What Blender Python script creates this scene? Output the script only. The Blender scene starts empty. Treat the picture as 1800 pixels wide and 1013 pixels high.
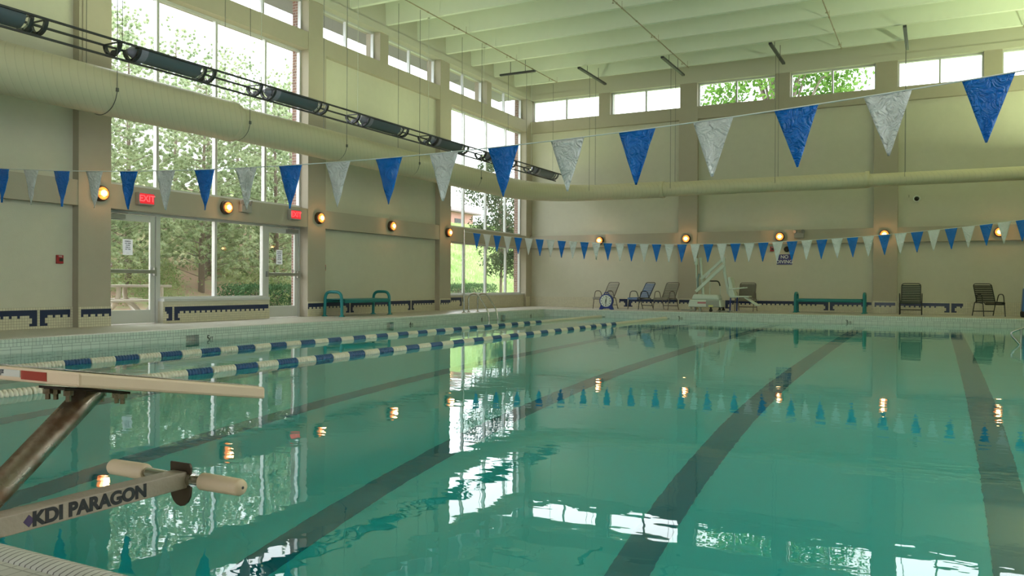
import bpy, bmesh, math, random
import numpy as np
from mathutils import Vector, Matrix
PI = math.pi
random.seed(7)
SC = bpy.context.scene
COL = SC.collection

# ------------------------------------------------------------------ camera
YAW, PITCH, ROLL, FL = .4791, -.0040, .0057, 1428.8
cy, sy, cp, sp = math.cos(YAW), math.sin(YAW), math.cos(PITCH), math.sin(PITCH)
Fv = Vector((-sy*cp, cy*cp, sp)); Rv = Vector((cy, sy, 0)); Uv = Rv.cross(Fv)
R2 = Rv*math.cos(ROLL) + Uv*math.sin(ROLL); U2 = -Rv*math.sin(ROLL) + Uv*math.cos(ROLL)
cam = bpy.data.objects.new('camera', bpy.data.cameras.new('camera')); COL.objects.link(cam)
m = Matrix.Identity(4)
for i in range(3):
    m[i][0], m[i][1], m[i][2] = R2[i], U2[i], -Fv[i]
m[0][3], m[1][3], m[2][3] = 0, 0, .8
cam.matrix_world = m
cam.data.sensor_width = 36; cam.data.lens = 36*FL/1800
cam.data.clip_end = 400; cam.data.clip_start = .05
SC.camera = cam

# ------------------------------------------------------------------ light, exposure
SC.view_settings.view_transform = 'Standard'; SC.view_settings.look = 'None'
SC.view_settings.gamma = 1; SC.view_settings.use_curve_mapping = False
SC.view_settings.exposure = .30
SKY = 4.6
W = bpy.data.worlds.new('sky'); SC.world = W; W.use_nodes = True
wn = W.node_tree
wn.nodes['Background'].inputs[0].default_value = (.93, .97, 1, 1)
wn.nodes['Background'].inputs[1].default_value = SKY
UPLIGHT_W = 66.0
UPLIGHT_COL = (.84, 1.0, .55)
try:
    SC.cycles.use_denoising = True
    SC.cycles.denoiser = 'OPENIMAGEDENOISE'
    SC.cycles.max_bounces = 9
    SC.cycles.diffuse_bounces = 4
    SC.cycles.glossy_bounces = 4
    SC.cycles.transmission_bounces = 7
    SC.cycles.transparent_max_bounces = 24
    SC.cycles.sample_clamp_indirect = 6
    SC.cycles.blur_glossy = 0.3
except Exception:
    pass

# ------------------------------------------------------------------ geometry constants
XL, YF = -13.434, 27.295        # faces of the window wall and of the far wall
XP, YPF, YPN, XPR = -11.438, 24.335, 1.49, 2.6   # pool edges
XR, YB = 4.62, -5.0             # right wall and back wall
ZW = -.205                      # water level
ZC = 8.55                       # underside of the roof deck
REC = .165

# ------------------------------------------------------------------ node helpers
def mat(name):
    M = bpy.data.materials.new(name); M.use_nodes = True
    nt = M.node_tree
    return M, nt, nt.nodes['Principled BSDF']
def N(nt, t, **k):
    n = nt.nodes.new(t)
    for a, v in k.items():
        if a.startswith('i_'):
            n.inputs[a[2:].replace('_', ' ')].default_value = v
        else:
            setattr(n, a, v)
    return n
def math_n(nt, op, a, b=None, c=None):
    n = nt.nodes.new('ShaderNodeMath'); n.operation = op
    for i, v in enumerate((a, b, c)):
        if v is None: continue
        if isinstance(v, (int, float)): n.inputs[i].default_value = v
        else: nt.links.new(v, n.inputs[i])
    return n.outputs[0]
def rgba(c): return (c[0], c[1], c[2], 1)
def plain(name, col, rough=.5, metal=0, bump=0, bscale=40, var=0, spec=.5):
    M, nt, b = mat(name)
    b.inputs['Base Color'].default_value = rgba(col); b.inputs['Roughness'].default_value = rough
    b.inputs['Metallic'].default_value = metal; b.inputs['Specular IOR Level'].default_value = spec
    if bump or var:
        g = N(nt, 'ShaderNodeNewGeometry')
        n = N(nt, 'ShaderNodeTexNoise'); n.inputs['Scale'].default_value = bscale; n.inputs['Detail'].default_value = 4
        nt.links.new(g.outputs['Position'], n.inputs['Vector'])
        if bump:
            bm = N(nt, 'ShaderNodeBump'); bm.inputs['Strength'].default_value = bump; bm.inputs['Distance'].default_value = .01
            nt.links.new(n.outputs['Fac'], bm.inputs['Height']); nt.links.new(bm.outputs['Normal'], b.inputs['Normal'])
        if var:
            n2 = N(nt, 'ShaderNodeTexNoise'); n2.inputs['Scale'].default_value = bscale*.06+.3; n2.inputs['Detail'].default_value = 5
            nt.links.new(g.outputs['Position'], n2.inputs['Vector'])
            mx = N(nt, 'ShaderNodeMix', data_type='RGBA')
            mx.inputs[6].default_value = rgba([c*(1-var) for c in col]); mx.inputs[7].default_value = rgba([min(1, c*(1+var)) for c in col])
            nt.links.new(n2.outputs['Fac'], mx.inputs[0]); nt.links.new(mx.outputs[2], b.inputs['Base Color'])
    return M
def grid_mat(name, col, grout, size, lw=.06, rough=.35, axes=(0, 1, 2), z0=0.0, var=.06, pz=None):
    """square tiles: the two in-plane axes are picked from the face's own normal"""
    M, nt, b = mat(name)
    g = N(nt, 'ShaderNodeNewGeometry')
    s = N(nt, 'ShaderNodeSeparateXYZ'); nt.links.new(g.outputs['Position'], s.inputs[0])
    sn = N(nt, 'ShaderNodeSeparateXYZ'); nt.links.new(g.outputs['True Normal'], sn.inputs[0])
    tot = None; cellv = N(nt, 'ShaderNodeCombineXYZ')
    for i in axes:
        sz = size if not (i == 2 and pz) else pz
        off = 0.0 if i < 2 else z0
        q = math_n(nt, 'DIVIDE', math_n(nt, 'SUBTRACT', s.outputs[i], off), sz)
        fr = math_n(nt, 'FRACT', math_n(nt, 'ADD', q, 1000.0))
        d = math_n(nt, 'ABSOLUTE', math_n(nt, 'SUBTRACT', fr, .5))
        line = math_n(nt, 'GREATER_THAN', d, .5-lw/2)
        use = math_n(nt, 'LESS_THAN', math_n(nt, 'ABSOLUTE', sn.outputs[i]), .7)
        l = math_n(nt, 'MULTIPLY', line, use)
        tot = l if tot is None else math_n(nt, 'MAXIMUM', tot, l)
        nt.links.new(math_n(nt, 'FLOOR', math_n(nt, 'ADD', q, 1000.0)), cellv.inputs[i])
    wn_ = N(nt, 'ShaderNodeTexWhiteNoise'); nt.links.new(cellv.outputs[0], wn_.inputs['Vector'])
    mx = N(nt, 'ShaderNodeMix', data_type='RGBA')
    mx.inputs[6].default_value = rgba([c*(1-var) for c in col]); mx.inputs[7].default_value = rgba([min(1, c*(1+var)) for c in col])
    nt.links.new(wn_.outputs['Value'], mx.inputs[0])
    m2 = N(nt, 'ShaderNodeMix', data_type='RGBA'); nt.links.new(tot, m2.inputs[0])
    nt.links.new(mx.outputs[2], m2.inputs[6]); m2.inputs[7].default_value = rgba(grout)
    nt.links.new(m2.outputs[2], b.inputs['Base Color'])
    bp = N(nt, 'ShaderNodeBump'); bp.inputs['Strength'].default_value = .3; bp.inputs['Distance'].default_value = .002; bp.invert = True
    nt.links.new(tot, bp.inputs['Height']); nt.links.new(bp.outputs['Normal'], b.inputs['Normal'])
    b.inputs['Roughness'].default_value = rough
    return M
def emit(name, col, s):
    M, nt, b = mat(name)
    b.inputs['Base Color'].default_value = rgba(col)
    b.inputs['Emission Color'].default_value = rgba(col); b.inputs['Emission Strength'].default_value = s
    return M

PANEL = plain('wall_paint', (.57, .54, .44), .75, bump=.25, bscale=90, var=.05)
TAUPE = plain('pilaster_paint', (.42, .37, .295), .75, bump=.25, bscale=90, var=.04)
CEIL = plain('ceiling_paint', (.76, .78, .68), .7, bump=.1, bscale=60, var=.03)
ALU = plain('white_aluminium', (.62, .62, .62), .35, .3)
STEEL = plain('stainless', (.55, .53, .50), .22, 1, bump=.04, bscale=60)
DUCTM = None
DARKM = plain('dark_metal', (.055, .055, .065), .45, .2)
TEAL = plain('teal_coating', (.006, .20, .225), .35)
CREAM = plain('cream_plastic', (.70, .63, .51), .4)
BLUEF = plain('blue_float', (.02, .075, .20), .35)
WHITEP = plain('white_plastic', (.72, .74, .72), .4)
NAVY = plain('navy_tile', (.022, .032, .085), .25)
BLACK = plain('black', (.012, .012, .012), .5)
RED = plain('red_plastic', (.35, .015, .02), .4)
REDE = emit('exit_red_light', (.8, .02, .035), .5)
WTILE = grid_mat('wainscot_tile', (.62, .57, .44), (.28, .24, .18), .0457, .10, .3)
DTILE = grid_mat('deck_tile', (.56, .52, .47), (.30, .27, .24), .0508, .09, .38)
PTILE = grid_mat('pool_tile', (.62, .66, .60), (.22, .26, .24), .055, .09, .3)
PTILE2 = grid_mat('pool_band_tile', (.62, .66, .60), (.22, .26, .24), .152, .035, .3)
BRICK = None

def mk_brick():
    M, nt, b = mat('brick')
    g = N(nt, 'ShaderNodeNewGeometry'); s = N(nt, 'ShaderNodeSeparateXYZ'); nt.links.new(g.outputs['Position'], s.inputs[0])
    c = N(nt, 'ShaderNodeCombineXYZ')
    nt.links.new(math_n(nt, 'ADD', s.outputs[0], s.outputs[1]), c.inputs[0]); nt.links.new(s.outputs[2], c.inputs[1])
    t = N(nt, 'ShaderNodeTexBrick'); nt.links.new(c.outputs[0], t.inputs['Vector'])
    t.inputs['Color1'].default_value = (.26, .13, .10, 1); t.inputs['Color2'].default_value = (.20, .11, .09, 1)
    t.inputs['Mortar'].default_value = (.42, .38, .34, 1); t.inputs['Scale'].default_value = 1
    t.inputs['Brick Width'].default_value = .2; t.inputs['Row Height'].default_value = .068; t.inputs['Mortar Size'].default_value = .007
    nt.links.new(t.outputs['Color'], b.inputs['Base Color']); b.inputs['Roughness'].default_value = .85
    return M
BRICK = mk_brick()

def mk_glass():
    M, nt, b = mat('window_glass'); nt.nodes.remove(b); out = nt.nodes['Material Output']
    tr = N(nt, 'ShaderNodeBsdfTransparent'); tr.inputs[0].default_value = (.95, .97, .96, 1)
    gl = N(nt, 'ShaderNodeBsdfGlossy'); gl.inputs['Roughness'].default_value = .01
    fr = N(nt, 'ShaderNodeFresnel'); gb = N(nt, 'ShaderNodeNewGeometry')      # same Fresnel on both faces of the thin pane
    nt.links.new(math_n(nt, 'ADD', math_n(nt, 'MULTIPLY', gb.outputs['Backfacing'], 1/1.4-1.4), 1.4), fr.inputs['IOR'])
    mx = N(nt, 'ShaderNodeMixShader')
    nt.links.new(fr.outputs[0], mx.inputs[0]); nt.links.new(tr.outputs[0], mx.inputs[1]); nt.links.new(gl.outputs[0], mx.inputs[2])
    nt.links.new(mx.outputs[0], out.inputs['Surface'])
    return M
GLASS = mk_glass()

def mk_water():
    M, nt, b = mat('pool_water'); nt.nodes.remove(b); out = nt.nodes['Material Output']
    g = N(nt, 'ShaderNodeNewGeometry')
    def noise(sx, sy_, sc, det=2.0):
        mp = N(nt, 'ShaderNodeMapping'); mp.inputs['Scale'].default_value = (sx, sy_, 1); mp.inputs['Rotation'].default_value = (0, 0, -.35)
        nt.links.new(g.outputs['Position'], mp.inputs['Vector'])
        n = N(nt, 'ShaderNodeTexNoise'); n.inputs['Scale'].default_value = sc; n.inputs['Detail'].default_value = det; n.inputs['Roughness'].default_value = .5
        nt.links.new(mp.outputs[0], n.inputs['Vector']); return n.outputs['Fac']
    big = noise(.6, 1.0, .55, 2); mid = noise(.7, 1.2, 2.6, 2); fine = noise(.8, 1.3, 9, 2)
    patch = noise(1, 1, .16, 2)
    pm = N(nt, 'ShaderNodeMapRange'); nt.links.new(patch, pm.inputs['Value'])
    pm.inputs['From Min'].default_value = .42; pm.inputs['From Max'].default_value = .62; pm.inputs['To Min'].default_value = .25; pm.inputs['To Max'].default_value = 1.0
    h = math_n(nt, 'MULTIPLY', big, .0045)
    h = math_n(nt, 'ADD', h, math_n(nt, 'MULTIPLY', mid, .0019))
    h = math_n(nt, 'ADD', h, math_n(nt, 'MULTIPLY', math_n(nt, 'MULTIPLY', fine, .0008), pm.outputs[0]))
    bp = N(nt, 'ShaderNodeBump'); bp.inputs['Strength'].default_value = 1; bp.inputs['Distance'].default_value = 1.0
    nt.links.new(h, bp.inputs['Height'])
    gl = N(nt, 'ShaderNodeBsdfGlass'); gl.inputs['IOR'].default_value = 1.333; gl.inputs['Roughness'].default_value = 0
    nt.links.new(bp.outputs['Normal'], gl.inputs['Normal'])
    nt.links.new(gl.outputs[0], out.inputs['Surface'])
    ab = N(nt, 'ShaderNodeVolumeAbsorption'); ab.inputs['Color'].default_value = (.06, .868, .880, 1); ab.inputs['Density'].default_value = .62
    nt.links.new(ab.outputs[0], out.inputs['Volume'])
    return M
WATER = mk_water()

def mk_duct():
    M, nt, b = mat('duct_paint')
    b.inputs['Base Color'].default_value = (.60, .56, .42, 1); b.inputs['Roughness'].default_value = .45
    g = N(nt, 'ShaderNodeNewGeometry'); s = N(nt, 'ShaderNodeSeparateXYZ'); nt.links.new(g.outputs['Position'], s.inputs[0])
    # spiral seam: bands across the run of the duct
    t = math_n(nt, 'ADD', math_n(nt, 'ADD', s.outputs[0], s.outputs[1]), math_n(nt, 'MULTIPLY', s.outputs[2], .22))
    f = math_n(nt, 'FRACT', math_n(nt, 'DIVIDE', math_n(nt, 'ADD', t, 100), .14))
    l = math_n(nt, 'GREATER_THAN', f, .9)
    dk = N(nt, 'ShaderNodeMix', data_type='RGBA'); dk.inputs[6].default_value = (.63, .56, .39, 1); dk.inputs[7].default_value = (.53, .47, .32, 1)
    nt.links.new(math_n(nt, 'MULTIPLY', l, .6), dk.inputs[0]); nt.links.new(dk.outputs[2], b.inputs['Base Color'])
    bp = N(nt, 'ShaderNodeBump'); bp.inputs['Strength'].default_value = .7; bp.inputs['Distance'].default_value = .012
    nt.links.new(l, bp.inputs['Height']); nt.links.new(bp.outputs['Normal'], b.inputs['Normal'])
    return M
DUCTM = mk_duct()

def leafmat(name, c1, c2, trans=.35, scale=1.2):
    M, nt, b = mat(name); nt.nodes.remove(b); out = nt.nodes['Material Output']
    g = N(nt, 'ShaderNodeNewGeometry'); n = N(nt, 'ShaderNodeTexNoise'); n.inputs['Scale'].default_value = scale; n.inputs['Detail'].default_value = 6
    nt.links.new(g.outputs['Position'], n.inputs['Vector'])
    r = N(nt, 'ShaderNodeMapRange'); nt.links.new(n.outputs['Fac'], r.inputs['Value']); r.inputs['From Min'].default_value = .35; r.inputs['From Max'].default_value = .65
    mx = N(nt, 'ShaderNodeMix', data_type='RGBA'); mx.inputs[6].default_value = rgba(c1); mx.inputs[7].default_value = rgba(c2)
    nt.links.new(r.outputs[0], mx.inputs[0])
    d = N(nt, 'ShaderNodeBsdfDiffuse'); t = N(nt, 'ShaderNodeBsdfTranslucent'); ms = N(nt, 'ShaderNodeMixShader'); ms.inputs[0].default_value = trans
    nt.links.new(mx.outputs[2], d.inputs[0]); nt.links.new(mx.outputs[2], t.inputs[0])
    nt.links.new(d.outputs[0], ms.inputs[1]); nt.links.new(t.outputs[0], ms.inputs[2]); nt.links.new(ms.outputs[0], out.inputs['Surface'])
    return M
PINE = leafmat('pine_needles', (.36, .45, .27), (.58, .64, .42), .5)
LEAF = leafmat('tree_leaves', (.07, .17, .03), (.20, .34, .08), .4)
MAGN = leafmat('dark_leaves', (.045, .075, .04), (.13, .17, .09), .15)
HEDGE = leafmat('hedge_leaves', (.04, .10, .045), (.13, .22, .11), .15, 6)
BRUSH = leafmat('brush_leaves', (.26, .38, .15), (.50, .52, .30), .4, 1.5)
GRASS = leafmat('grass_blades', (.30, .44, .15), (.50, .58, .30), .35, .8)
BARK = plain('bark', (.23, .18, .15), .9, bump=.4, bscale=30)

# ------------------------------------------------------------------ mesh helpers
class MB:
    def __init__(s): s.v = []; s.f = []; s.m = []; s.sm = []
    def add(s, verts, faces, mi=0, smooth=False):
        o = len(s.v); s.v.extend([tuple(p) for p in verts])
        for f in faces: s.f.append(tuple(i+o for i in f)); s.m.append(mi); s.sm.append(smooth)
        return s
    def box(s, x0, x1, y0, y1, z0, z1, mi=0):
        x0, x1 = sorted((x0, x1)); y0, y1 = sorted((y0, y1)); z0, z1 = sorted((z0, z1))
        V = [(x, y, z) for z in (z0, z1) for y in (y0, y1) for x in (x0, x1)]
        return s.add(V, [(0, 2, 3, 1), (4, 5, 7, 6), (0, 1, 5, 4), (2, 6, 7, 3), (0, 4, 6, 2), (1, 3, 7, 5)], mi)
    def tube(s, pts, r, seg=10, mi=0, closed=False, cap=True):
        pts = [Vector(p) for p in pts]; n = len(pts)
        rr = r if isinstance(r, (list, tuple)) else [r]*n
        V = []; F = []; prev = None
        for i, p in enumerate(pts):
            a = pts[(i-1) % n] if (i > 0 or closed) else p; b = pts[(i+1) % n] if (i < n-1 or closed) else p
            t = (b-a).normalized() if (b-a).length > 1e-9 else Vector((0, 0, 1))
            if prev is None:
                up = Vector((0, 0, 1)) if abs(t.z) < .9 else Vector((1, 0, 0))
                nx = t.cross(up).normalized()
            else:
                nx = (prev - t*prev.dot(t)); nx = nx.normalized() if nx.length > 1e-6 else t.orthogonal().normalized()
            prev = nx; ny = t.cross(nx)
            for k in range(seg):
                a_ = 2*PI*k/seg; V.append(p+(nx*math.cos(a_)+ny*math.sin(a_))*rr[i])
        m_ = n if closed else n-1
        for i in range(m_):
            for k in range(seg):
                F.append((i*seg+k, i*seg+(k+1) % seg, ((i+1) % n)*seg+(k+1) % seg, ((i+1) % n)*seg+k))
        s.add(V, F, mi, True)
        if cap and not closed:
            s.add(V[:seg], [tuple(reversed(range(seg)))], mi); s.add(V[-seg:], [tuple(range(seg))], mi)
        return s
    def cyl(s, p0, p1, r, seg=16, mi=0, r1=None):
        return s.tube([p0, p1], [r, r if r1 is None else r1], seg, mi)
    def lathe(s, c, ax, prof, seg=16, mi=0, smooth=True):
        """prof: list of (distance along axis, radius)"""
        c = Vector(c); ax = Vector(ax).normalized(); u = ax.orthogonal().normalized(); w = ax.cross(u)
        V = [c+ax*t+(u*math.cos(2*PI*k/seg)+w*math.sin(2*PI*k/seg))*r for t, r in prof for k in range(seg)]
        F = [(i*seg+k, i*seg+(k+1) % seg, (i+1)*seg+(k+1) % seg, (i+1)*seg+k) for i in range(len(prof)-1) for k in range(seg)]
        s.add(V, F, mi, smooth)
        if prof[0][1] > 1e-4: s.add(V[:seg], [tuple(reversed(range(seg)))], mi)
        if prof[-1][1] > 1e-4: s.add(V[-seg:], [tuple(range(seg))], mi)
        return s
    def prism(s, poly, axis, a, b, mi=0):
        """poly in the two other axes (in xyz order), extruded along axis from a to b"""
        def P(q, t):
            l = list(q); l.insert(axis, t); return tuple(l)
        n = len(poly)
        return s.add([P(q, a) for q in poly]+[P(q, b) for q in poly],
                     [tuple(range(n)), tuple(reversed(range(n, 2*n)))]+[(i, i+n, (i+1) % n+n, (i+1) % n) for i in range(n)], mi)
    def build(s, name, mats, parent=None, bevel=0, loc=None):
        me = bpy.data.meshes.new(name)
        me.from_pydata(s.v, [], s.f)
        if not isinstance(mats, (list, tuple)): mats = [mats]
        for M in mats: me.materials.append(M)
        me.polygons.foreach_set('material_index', s.m); me.polygons.foreach_set('use_smooth', s.sm)
        bm = bmesh.new(); bm.from_mesh(me); bmesh.ops.recalc_face_normals(bm, faces=bm.faces); bm.to_mesh(me); bm.free()
        me.update()
        o = bpy.data.objects.new(name, me); COL.objects.link(o)
        if parent is not None: o.parent = parent
        if loc is not None: o.location = loc
        if bevel:
            b = o.modifiers.new('bevel', 'BEVEL'); b.width = bevel; b.segments = 2; b.limit_method = 'ANGLE'
        return o
def fillet(pts, r, n=5):
    pts = [Vector(p) for p in pts]; out = [pts[0]]
    for i in range(1, len(pts)-1):
        p, a, b = pts[i], pts[i-1], pts[i+1]
        d1 = (a-p); d2 = (b-p); rr = min(r, d1.length*.49, d2.length*.49)
        s, e = p+d1.normalized()*rr, p+d2.normalized()*rr
        for k in range(n+1):
            t = k/n; out.append(s*(1-t)**2+p*2*t*(1-t)+e*t*t)
    out.append(pts[-1]); return out
def tag(o, label=None, cat=None, group=None, kind=None):
    if label: o['label'] = label
    if cat: o['category'] = cat
    if group: o['group'] = group
    if kind: o['kind'] = kind
    return o
def empty(name, loc=(0, 0, 0), rz=0, **k):
    o = bpy.data.objects.new(name, None); COL.objects.link(o); o.location = loc; o.rotation_euler = (0, 0, rz)
    o.empty_display_size = .1
    return tag(o, **k)
def copy_tree(o, parent=None):
    c = o.copy(); COL.objects.link(c); c.parent = parent
    for ch in list(o.children): copy_tree(ch, c)
    return c
def text_mesh(name, s, size, m_, parent, mw, bold=.0, depth=.001, align='CENTER', parts=None):
    cu = bpy.data.curves.new(name, 'FONT'); cu.body = s; cu.size = size; cu.align_x = align; cu.align_y = 'CENTER'
    cu.extrude = depth; cu.offset = bold
    t = bpy.data.objects.new(name, cu); COL.objects.link(t)
    me = bpy.data.meshes.new_from_object(t.evaluated_get(bpy.context.evaluated_depsgraph_get()))
    bpy.data.objects.remove(t); bpy.data.curves.remove(cu)
    me.materials.clear(); me.materials.append(m_)
    o = bpy.data.objects.new(name, me); COL.objects.link(o); o.parent = parent
    o.matrix_local = mw
    return o
def basis(origin, right, up):
    r = Vector(right).normalized(); u = Vector(up).normalized(); n = r.cross(u)
    M = Matrix.Identity(4)
    for i in range(3): M[i][0], M[i][1], M[i][2], M[i][3] = r[i], u[i], n[i], origin[i]
    return M
def struct(o, label=None): return tag(o, label=label, kind='structure')

# ------------------------------------------------------------------ floor, pool shell, water
fb = MB()
for (x0, x1, y0, y1) in ((XL-.6, XP-.1, YB-.3, YF+.5), (XPR+.1, XR+.3, YB-.3, YF+.5), (XP-.1, XPR+.1, YB-.3, YPN-.1), (XP-.1, XPR+.1, YPF+.1, YF+.5)):
    fb.box(x0, x1, y0, y1, -.3, 0)
floor = struct(fb.build('floor', DTILE), 'pale square-tiled pool deck around the water')
# coping: two rolled rows along each pool edge
def coping():
    b = MB(); prof = [(-.1, -.006), (-.094, .004), (-.07, .011), (-.045, .013), (-.02, .008), (-.005, -.003), (.002, -.02), (.002, -.056), (.0005, -.058), (.002, -.06), (.002, -.11)]
    def strip(P, D, L, Nn, mi=0):      # P start, D dir, Nn outward to pool
        P, D, Nn = Vector(P), Vector(D), Vector(Nn)
        V = [P+D*t+Nn*a+Vector((0, 0, z)) for t in (0, L) for a, z in prof]
        n = len(prof); b.add(V, [(i, i+1, n+i+1, n+i) for i in range(5)], mi, True); b.add(V, [(i, i+1, n+i+1, n+i) for i in range(5, n-1)], 2)
    strip((XP, YPN, 0), (0, 1, 0), YPF-YPN, (1, 0, 0)); strip((XPR, YPN, 0), (0, 1, 0), YPF-YPN, (-1, 0, 0))
    strip((XP, YPN, 0), (1, 0, 0), XPR-XP, (0, 1, 0), 1); strip((XP, YPF, 0), (1, 0, 0), XPR-XP, (0, -1, 0), 1)
    return b.build('trim_1', [grid_mat('coping_tile', (.60, .57, .52), (.16, .14, .13), .0254, .2, .3, axes=(1,)), grid_mat('coping_tile_cross', (.60, .57, .52), (.16, .14, .13), .0254, .2, .3, axes=(0,)), PTILE])
struct(coping(), 'rolled edge of small pale tiles along the pool rim')
FLY, FLZ = [YPN-.3, 10.35, 16.6, YPF+.3], [-2.95, -1.78, -1.44, -1.27]     # depth profile of the pool floor
def pool_shell():
    b = MB(); T = .3
    sk = [9.98, 15.77, 21.45]            # overflow openings in the left side
    zs0, zs1 = -.32, -.105
    # left wall, cut at the openings
    ys = [YPN-T]
    for y in sk: ys += [y-.14, y+.14]
    ys += [YPF+T]
    for i in range(0, len(ys), 2): b.box(XP-T, XP, ys[i], ys[i+1], -3.3, -.004, 0)
    for y in sk:
        b.box(XP-T, XP, y-.14, y+.14, zs1, -.004, 0); b.box(XP-T, XP, y-.14, y+.14, -3.3, zs0, 0)
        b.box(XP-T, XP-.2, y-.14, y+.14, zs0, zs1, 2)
    b.box(XPR, XPR+T, YPN-T, YPF+T, -3.3, -.004, 0)
    b.box(XP, XPR, YPN-T, YPN, -3.3, -.004, 0); b.box(XP, XPR, YPF, YPF+T, -3.3, -.004, 0)
    # two-row band of larger pale tiles just above and at the water line
    e = .0015
    for i in range(0, len(ys), 2): b.box(XP, XP+e, ys[i] if i else YPN, ys[i+1] if i < len(ys)-2 else YPF, -.33, -.112, 1)
    b.box(XP, XPR, YPF-e, YPF, -.33, -.112, 1); b.box(XP, XPR, YPN, YPN+e, -.33, -.112, 1); b.box(XPR-e, XPR, YPN, YPF, -.33, -.112, 1)
    for i in range(3):
        ya, yb, za, zb = FLY[i], FLY[i+1], FLZ[i], FLZ[i+1]
        b.add([(XP-T, ya, za), (XPR+T, ya, za), (XPR+T, yb, zb), (XP-T, yb, zb), (XP-T, ya, -3.3), (XPR+T, ya, -3.3), (XPR+T, yb, -3.3), (XP-T, yb, -3.3)],
              [(0, 1, 2, 3), (7, 6, 5, 4), (0, 4, 5, 1), (1, 5, 6, 2), (2, 6, 7, 3), (3, 7, 4, 0)], 3)
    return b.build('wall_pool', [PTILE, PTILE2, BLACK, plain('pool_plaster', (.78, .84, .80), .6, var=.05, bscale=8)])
shell = struct(pool_shell(), 'tiled basin of the swimming pool')
LANES = [-10.30, -8.15, -6.0, -3.84, -1.69, .45]
LINE = plain('lane_tile_water_haze', (.05, .27, .36), .4)  # navy tile painted paler: light scattered by the water is in its colour
def zf(y): return float(np.interp(y, FLY, FLZ))
for i, x in enumerate(LANES):
    b = MB(); y0, y1 = YPN+.6, YPF-1.4
    def slab(xa, xb, ya, yb):
        z0, z1 = zf(ya)+.004, zf(yb)+.004
        b.add([(xa, ya, z0), (xb, ya, z0), (xb, yb, z1), (xa, yb, z1)], [(0, 1, 2, 3)])
    [slab(x-.13, x+.13, p, q) for p, q in zip([y0]+FLY[1:3], FLY[1:3]+[y1])]; slab(x-.45, x+.45, y1, y1+.25); slab(x-.45, x+.45, y0-.25, y0)
    struct(b.build('trim_%d' % (20+i), LINE), 'dark lane line of tiles on the pool bottom')
wb = MB(); wb.box(XP-.06, XPR+.06, YPN-.06, YPF+.06, -3.1, ZW)
water = wb.build('pool_water', WATER)
tag(water, 'clear green-teal water filling the swimming pool', 'water', kind='stuff')

# ------------------------------------------------------------------ walls: window wall on the left
CW = .64
CY = [3.30, 9.22, 15.15, 21.05, 26.98]        # near edges of the columns on the left wall
ZS, ZU, ZT, ZB, ZH, ZK = 6.878, 6.456, 2.615, 2.166, 7.68, .366   # sill, upper beam bottom, lower beam top/bottom, head, wainscot
XO = XL-.5                                    # outside face
lw = MB()
yb0 = YB-.3
panel_bays = [(CY[0]+CW, CY[1]), (CY[2]+CW, CY[3])]
lw.box(XO, XL-REC, yb0, CY[0]+.1, 0, ZS)        # behind the camera: plain wall
for a, c in panel_bays: lw.box(XO, XL-REC, a-.05, c+.05, 0, ZS)
win_bays = [(CY[1]+CW, CY[2]), (CY[3]+CW, CY[4])]
DOORW = 1.16
for k, (a, c) in enumerate(win_bays):           # low wall under the windows
    if k == 0: lw.box(XO, XL-.10, a+DOORW+.06, c-DOORW+.0, 0, .43)
    else: lw.box(XO, XL-.10, a, c, 0, .43)
wall_left = struct(lw.build('wall_left', PANEL), 'sage-beige plaster panels of the window wall')
# columns and beams, each a trim
tn = [2]
def trim(b, M, label):
    o = b.build('trim_%d' % tn[0], M); tn[0] += 1; return struct(o, label)
for i, y in enumerate(CY):
    b = MB(); y1 = y+CW if i < 4 else YF+.4
    b.box(XO, XL, y, y1, 0, ZS); b.box(XO, XL, y, y1-.12, ZS, ZH-.002)
    trim(b, TAUPE, 'taupe painted column of the window wall')
for (z0, z1, nm) in ((ZU, ZS, 'upper'), (ZB, ZT, 'lower')):
    b = MB()
    for i in range(-1, 4):
        a = CY[i]+CW if i >= 0 else yb0; c = CY[i+1]
        b.box(XO, XL-.012, a, c, z0, z1)
    trim(b, TAUPE, 'taupe %s beam running across the window wall' % nm)
b = MB(); b.box(XO, XL+.03, yb0, YF+.4, ZH, 7.86); b.box(XO, XL, yb0, YF+.4, 7.86, 9.0)
trim(b, plain('header_paint', (.55, .52, .44), .7, bump=.15, bscale=80), 'pale header above the left clerestory windows')
# clerestory openings and their piers
ML = [ (CY[0]+CW-.1, 3.30+3.0), (6.7, CY[1]), (CY[1]+.54, 12.15), (12.6, CY[2]-.0), (CY[2]+.5, 18.02), (18.4, CY[3]), (CY[3]+.53, 23.98), (24.3, CY[4]-.02)]
b = MB()
for i in range(0, 8, 2): b.box(XO, XL-.02, ML[i][1], ML[i+1][0], ZS, ZH)
b.box(XO, XL-.02, yb0, CY[0], ZS, ZH)
trim(b, TAUPE, 'taupe piers between the left clerestory windows')

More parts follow.
